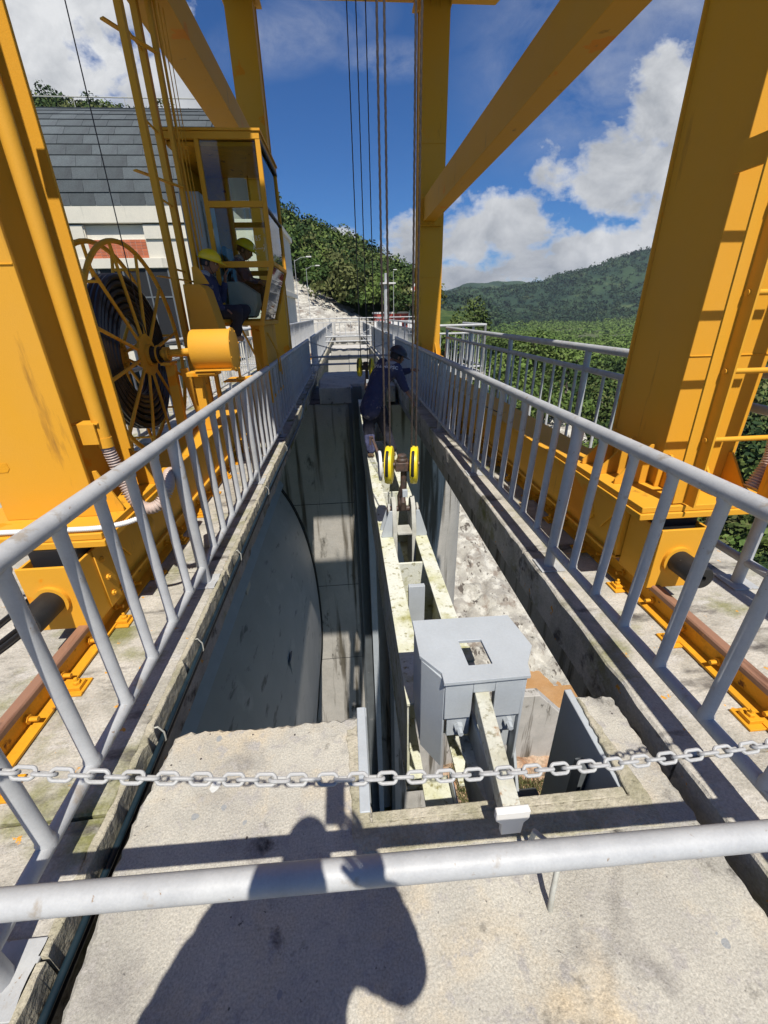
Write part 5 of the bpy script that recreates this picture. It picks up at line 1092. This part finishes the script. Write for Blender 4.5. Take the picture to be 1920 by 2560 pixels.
skinmesh('shoulder_yoke', {'a': ((-1.37, 6.57, 2.335), .06), 'b': ((-1.37, 6.69, 2.36), .08, .065), 'c': ((-1.36, 6.82, 2.335), .06)}, [('a', 'b'), ('b', 'c')], 'greyc', w3, 2)
# 4 the photographer, whose shadow falls on the slab; the phone is right behind the lens
J = dict(pelvis=(-.21, -.38, .95), chest=(-.17, -.27, 1.27), neck=(-.13, -.20, 1.45), headc=(-.105, -.165, 1.585),
         shL=(-.34, -.22, 1.38), elL=(-.49, -.24, 1.12), wrL=(-.40, -.10, .96), shR=(.01, -.24, 1.38), elR=(.155, -.20, 1.17), wrR=(.085, -.135, 1.50),
         hipL=(-.31, -.40, .90), knL=(-.33, -.36, .50), anL=(-.33, -.42, .08), toL=(-.34, -.26, .035), hipR=(-.11, -.40, .90), knR=(-.09, -.36, .50), anR=(-.09, -.42, .08), toR=(-.08, -.26, .035))
w4, jk4 = person((-.21, -.38, 0), 'person holding up a phone behind the guard bar, shadow falling on the slab', J, hat=None, coat='cuff', face=(.1, 1, -.2), up=(0, 0, 1), fat=1.28, handd={'L': ((.6, .5, -.2), (0, 0, -1), .5), 'R': ((-.35, .12, .93), (-.6, .25, .1), .25)})
fw = R @ Vector((0, 0, -1)); q = MB(); q.box(-.037, .037, -.075, .075, 0, .008)
q.v = [tuple(Vector((0, 0, 1.67)) + R @ (Vector((v[0]-.005, v[1]-.055, v[2]+.006)))) for v in q.v]
ph = q.build('phone', 'blk', bevel=.002, label='black phone held up in front of the photographer above the guard bar', cat='phone')

# ------------------------------------------------------------------ cream building with shingled barrel roof
bd = empty('building', (-7, 21, 0), 'cream rendered building with a dark grey shingled barrel roof behind the cable reel', 'building')
YB = 20.0
b = MB(); b.box(-22, -9.72, YB, 26, 0, 4.92).box(-9.72, -7.55, YB+.10, 26, 0, 4.92).box(-7.55, -4.35, YB, 26, 0, 4.92); b.build('wall', 'cream', bd, bevel=.01)
b = MB(); b.box(-22, -4.25, YB-.12, 26.1, 4.95, 5.52); b.build('fascia', 'cream', bd, bevel=.012)
b = MB(); b.box(-22, -9.75, YB-.06, YB-.002, 4.44, 4.90); b.build('band', 'cream', bd, bevel=.006); b = MB(); b.box(-7.52, -4.35, YB-.06, YB-.002, 4.44, 4.90); b.build('band', 'cream', bd, bevel=.006)
b = MB(); b.box(-10.3, -6.7, YB-.10, YB-.002, 3.46, 3.80); b.build('window_sill', 'cream', bd, bevel=.01)
b = MB(); b.box(-9.72, -7.55, YB-.02, YB+.10, 3.80, 4.43); b.build('recess', 'white2', bd)
b0 = None
for r_ in range(6):
    for k in range(11):
        x = -9.70+k*.197; z = 3.812+r_*.104
        if b0 is None: b0 = MB().box(x, x+.187, YB-.036, YB-.0205, z, z+.094).build('brick', 'brick', bd, origin=(x, YB, z))
        else: put(b0, bd, (x, YB, z))
b = MB(); b.box(-9.6, -6.9, YB-.01, YB+.02, .6, 3.44); b.build('window', 'dark', bd)
b = MB(); [b.box(x, x+.06, YB-.04, YB-.011, .6, 3.44) for x in (-9.6, -8.7, -7.8, -6.96)]; b.box(-9.6, -6.9, YB-.035, YB-.012, 2.4, 2.46); b.build('window_frame', 'steeld', bd)
rf = MB(); prof = [(YB-.10+4.6*(1-cos(t_)), 5.50+4.0*sin(t_)) for t_ in np.linspace(0, pi/2, 20)]
rf.prism(prof+[(26, 9.5), (26, 5.50)], -22, -4.35, 'x'); roof = rf.build('roof', 'shin', bd)
NR = 14
for i in range(NR):
    t0 = (i/NR)**1.0*1.42; t1 = ((i+1)/NR)*1.42+.02
    p0 = Vector((0, YB-.10+4.6*(1-cos(t0)), 5.50+4.0*sin(t0))); p1 = Vector((0, YB-.10+4.6*(1-cos(t1)), 5.50+4.0*sin(t1))); d = (p1-p0).normalized(); nr = Vector((0, -d.z, d.y))
    x = -12.6+(i % 2)*.45+.13*((i*7) % 3)
    s0 = None
    while x < -4.4:
        x1 = min(x+.90, -4.36)
        if s0 is None or x1-x < .89:
            q = MB(); a0 = p0+nr*.035; a1 = p1+nr*.008
            q.add([(x+.012, a0.y, a0.z), (x1, a0.y, a0.z), (x1, a1.y, a1.z), (x+.012, a1.y, a1.z), (x+.012, p0.y, p0.z), (x1, p0.y, p0.z), (x1, p1.y, p1.z), (x+.012, p1.y, p1.z)], [(0, 1, 2, 3), (4, 7, 6, 5), (0, 4, 5, 1), (1, 5, 6, 2), (2, 6, 7, 3), (3, 7, 4, 0)])
            ob = q.build('shingle', 'shin', roof, smooth=False, origin=(x, p0.y, p0.z)); s0 = s0 or ob
        else: put(s0, roof, (x, p0.y, p0.z))
        x += .90
b = MB(); b.tube([(-14, 23.6, 9.85), (-4.75, 23.6, 9.82), (-4.62, 23.4, 9.7), (-4.6, 22.3, 9.2), (-4.58, 20.8, 8.3)], .022, 8)
for x in (-12.5, -10.5, -8.5, -6.6, -4.9): b.tube([(x, 23.6, 9.85), (x, 23.6, 9.4)], .014, 6)
b.build('lightning_wire', 'lug', bd)
tw = MB(); tw.box(-4.2, -2.52, 20.3, 25, 0, 4.9); bt_ = empty('stair_block', (-3.3, 20.3, 0), 'narrow cream stair block with a ledge standing right of the operator cab', 'building'); tw.build('wall', 'cream', bt_, bevel=.02)
MB().box(-4.2, -2.40, 20.16, 25.1, 2.42, 2.62).build('ledge', 'cream', bt_, bevel=.01); MB().box(-4.25, -2.42, 20.2, 25.1, 4.9, 5.1).build('coping', 'cream', bt_, bevel=.01)
b0 = None
for r_ in range(8):
    for k in range(5):
        x = -4.1+k*.205; z = .62+r_*.105
        if b0 is None: b0 = MB().box(x, x+.195, 20.27, 20.298, z, z+.095).build('brick', 'brick', bt_, origin=(x, 20.3, z))
        else: put(b0, bt_, (x, 20.3, z))
# ------------------------------------------------------------------ far end of the dam
pv = empty('pavilion', (8.6, 56, 0), 'red roofed two tier pavilion far beyond the right railing', 'pavilion')
def pyr(zb, zt, wb, wt, m, name):
    q = MB(); c = (8.9, 56); q.add([(c[0]+sx*w_, c[1]+sy*w_, z) for z, w_ in ((zb, wb), (zt, wt)) for sx, sy in ((-1, -1), (1, -1), (1, 1), (-1, 1))], [(0, 3, 2, 1), (4, 5, 6, 7), (0, 1, 5, 4), (1, 2, 6, 5), (2, 3, 7, 6), (3, 0, 4, 7)]); return q.build(name, m, pv)
pyr(2.55, 3.55, 1.75, .75, 'redtile', 'roof'); pyr(3.95, 4.95, 1.0, .05, 'redtile', 'upper_roof'); pyr(3.5, 3.97, .62, .62, 'white2', 'lantern'); pyr(2.40, 2.56, 1.8, 1.8, 'white2', 'eave'); pyr(3.86, 3.96, 1.06, 1.06, 'white2', 'eave')
for sx in (-1, 1):
    for sy in (-1, 1):
        MB().bar((8.9+sx*1.75, 56+sy*1.75, 2.58), (8.9+sx*.75, 56+sy*.75, 3.62), .14, .1).build('hip_ridge', 'white2', pv); MB().bar((8.9+sx*1.0, 56+sy*1.0, 3.98), (8.9+sx*.05, 56+sy*.05, 5.0), .12, .1).build('hip_ridge', 'white2', pv)
        MB().tube([(8.9+sx*1.2, 56+sy*1.2, -.2), (8.9+sx*1.2, 56+sy*1.2, 2.5)], .1, 10).build('column', 'white2', pv)
bw = empty('brick_wall', (5.5, 55, 0), 'low red brick wall with a white coping at the far end of the dam', 'wall')
MB().box(3.4, 7.6, 55, 55.3, -.1, 1.55).build('wall_body', 'redtile', bw); MB().box(3.3, 7.7, 54.95, 55.35, 1.56, 1.75).build('coping', 'white2', bw)
for x in (2.9, 4.6, 6.3): 
    q = MB(); q.box(x, x+1.1, 46, 46.12, 0, .95); q.build('panel_barrier', 'white2', label='white low barrier panel '+('left of' if x < 4 else 'beside' if x < 6 else 'right of')+' the far lamp column', cat='barrier', group='white barrier panels at the far end')
def lamp(x, y, h, label, arm=.8, r=.025, col='grey'):
    l_ = empty('street_lamp', (x, y, 0), label, 'street lamp', 'lamp posts on the dam')
    MB().tube([(x, y, -.1), (x, y, h)], [r, r*.6], 8).build('pole', col, l_); MB().tube([(x, y, h-.1), (x+arm*.5, y, h+.12), (x+arm, y, h+.15)], r*.5, 6).build('arm', col, l_)
    MB().box(x+arm-.1 if arm > 0 else x+arm-.25, x+arm+.25 if arm > 0 else x+arm+.1, y-.06, y+.06, h+.12, h+.19).build('lamp_head', 'white2', l_, bevel=.01)
lamp(-3.15, 33, 5.0, 'slender lamp post in front of the left part of the pale rock cutting', .9); lamp(-3.0, 41, 5.2, 'second slender lamp post before the pale rock cutting', .9); lamp(5.0, 47, 5.3, 'thin mast left of the red roofed pavilion', .1, .03)
lc = empty('signal_column', (2.7, 30, 0), 'grey column with a flat white head rising behind the ropes', 'column')
MB().tube([(2.7, 30, 0), (2.7, 30, 3.3)], .13, 14).build('column_shaft', 'grey', lc); MB().box(2.35, 3.3, 29.7, 30.3, 3.3, 3.38).build('column_head', 'white2', lc); MB().tube([(2.7, 30, 3.38), (2.7, 30, 3.9)], .08, 8).build('beacon', 'grey', lc)
MB().box(-2.7, -.9, 42, 43.2, -.1, .9).build('parapet', 'pave', label='pale low parapet across the road below the rock cutting', cat='wall')

# ------------------------------------------------------------------ thin valley haze
hm = bpy.data.materials.new('valley haze'); hm.use_nodes = True; hn = hm.node_tree; hn.nodes.clear()
ho = hn.nodes.new('ShaderNodeOutputMaterial'); pv_ = hn.nodes.new('ShaderNodeVolumePrincipled'); pv_.inputs['Color'].default_value = (.80, .88, 1.0, 1); pv_.inputs['Density'].default_value = .00012; pv_.inputs['Anisotropy'].default_value = .2
hn.links.new(pv_.outputs[0], ho.inputs['Volume'])
M['haze'] = hm
MB().box(-1700, 3900, -200, 2500, -60, 175).build('haze', 'haze', smooth=False, kind='stuff')
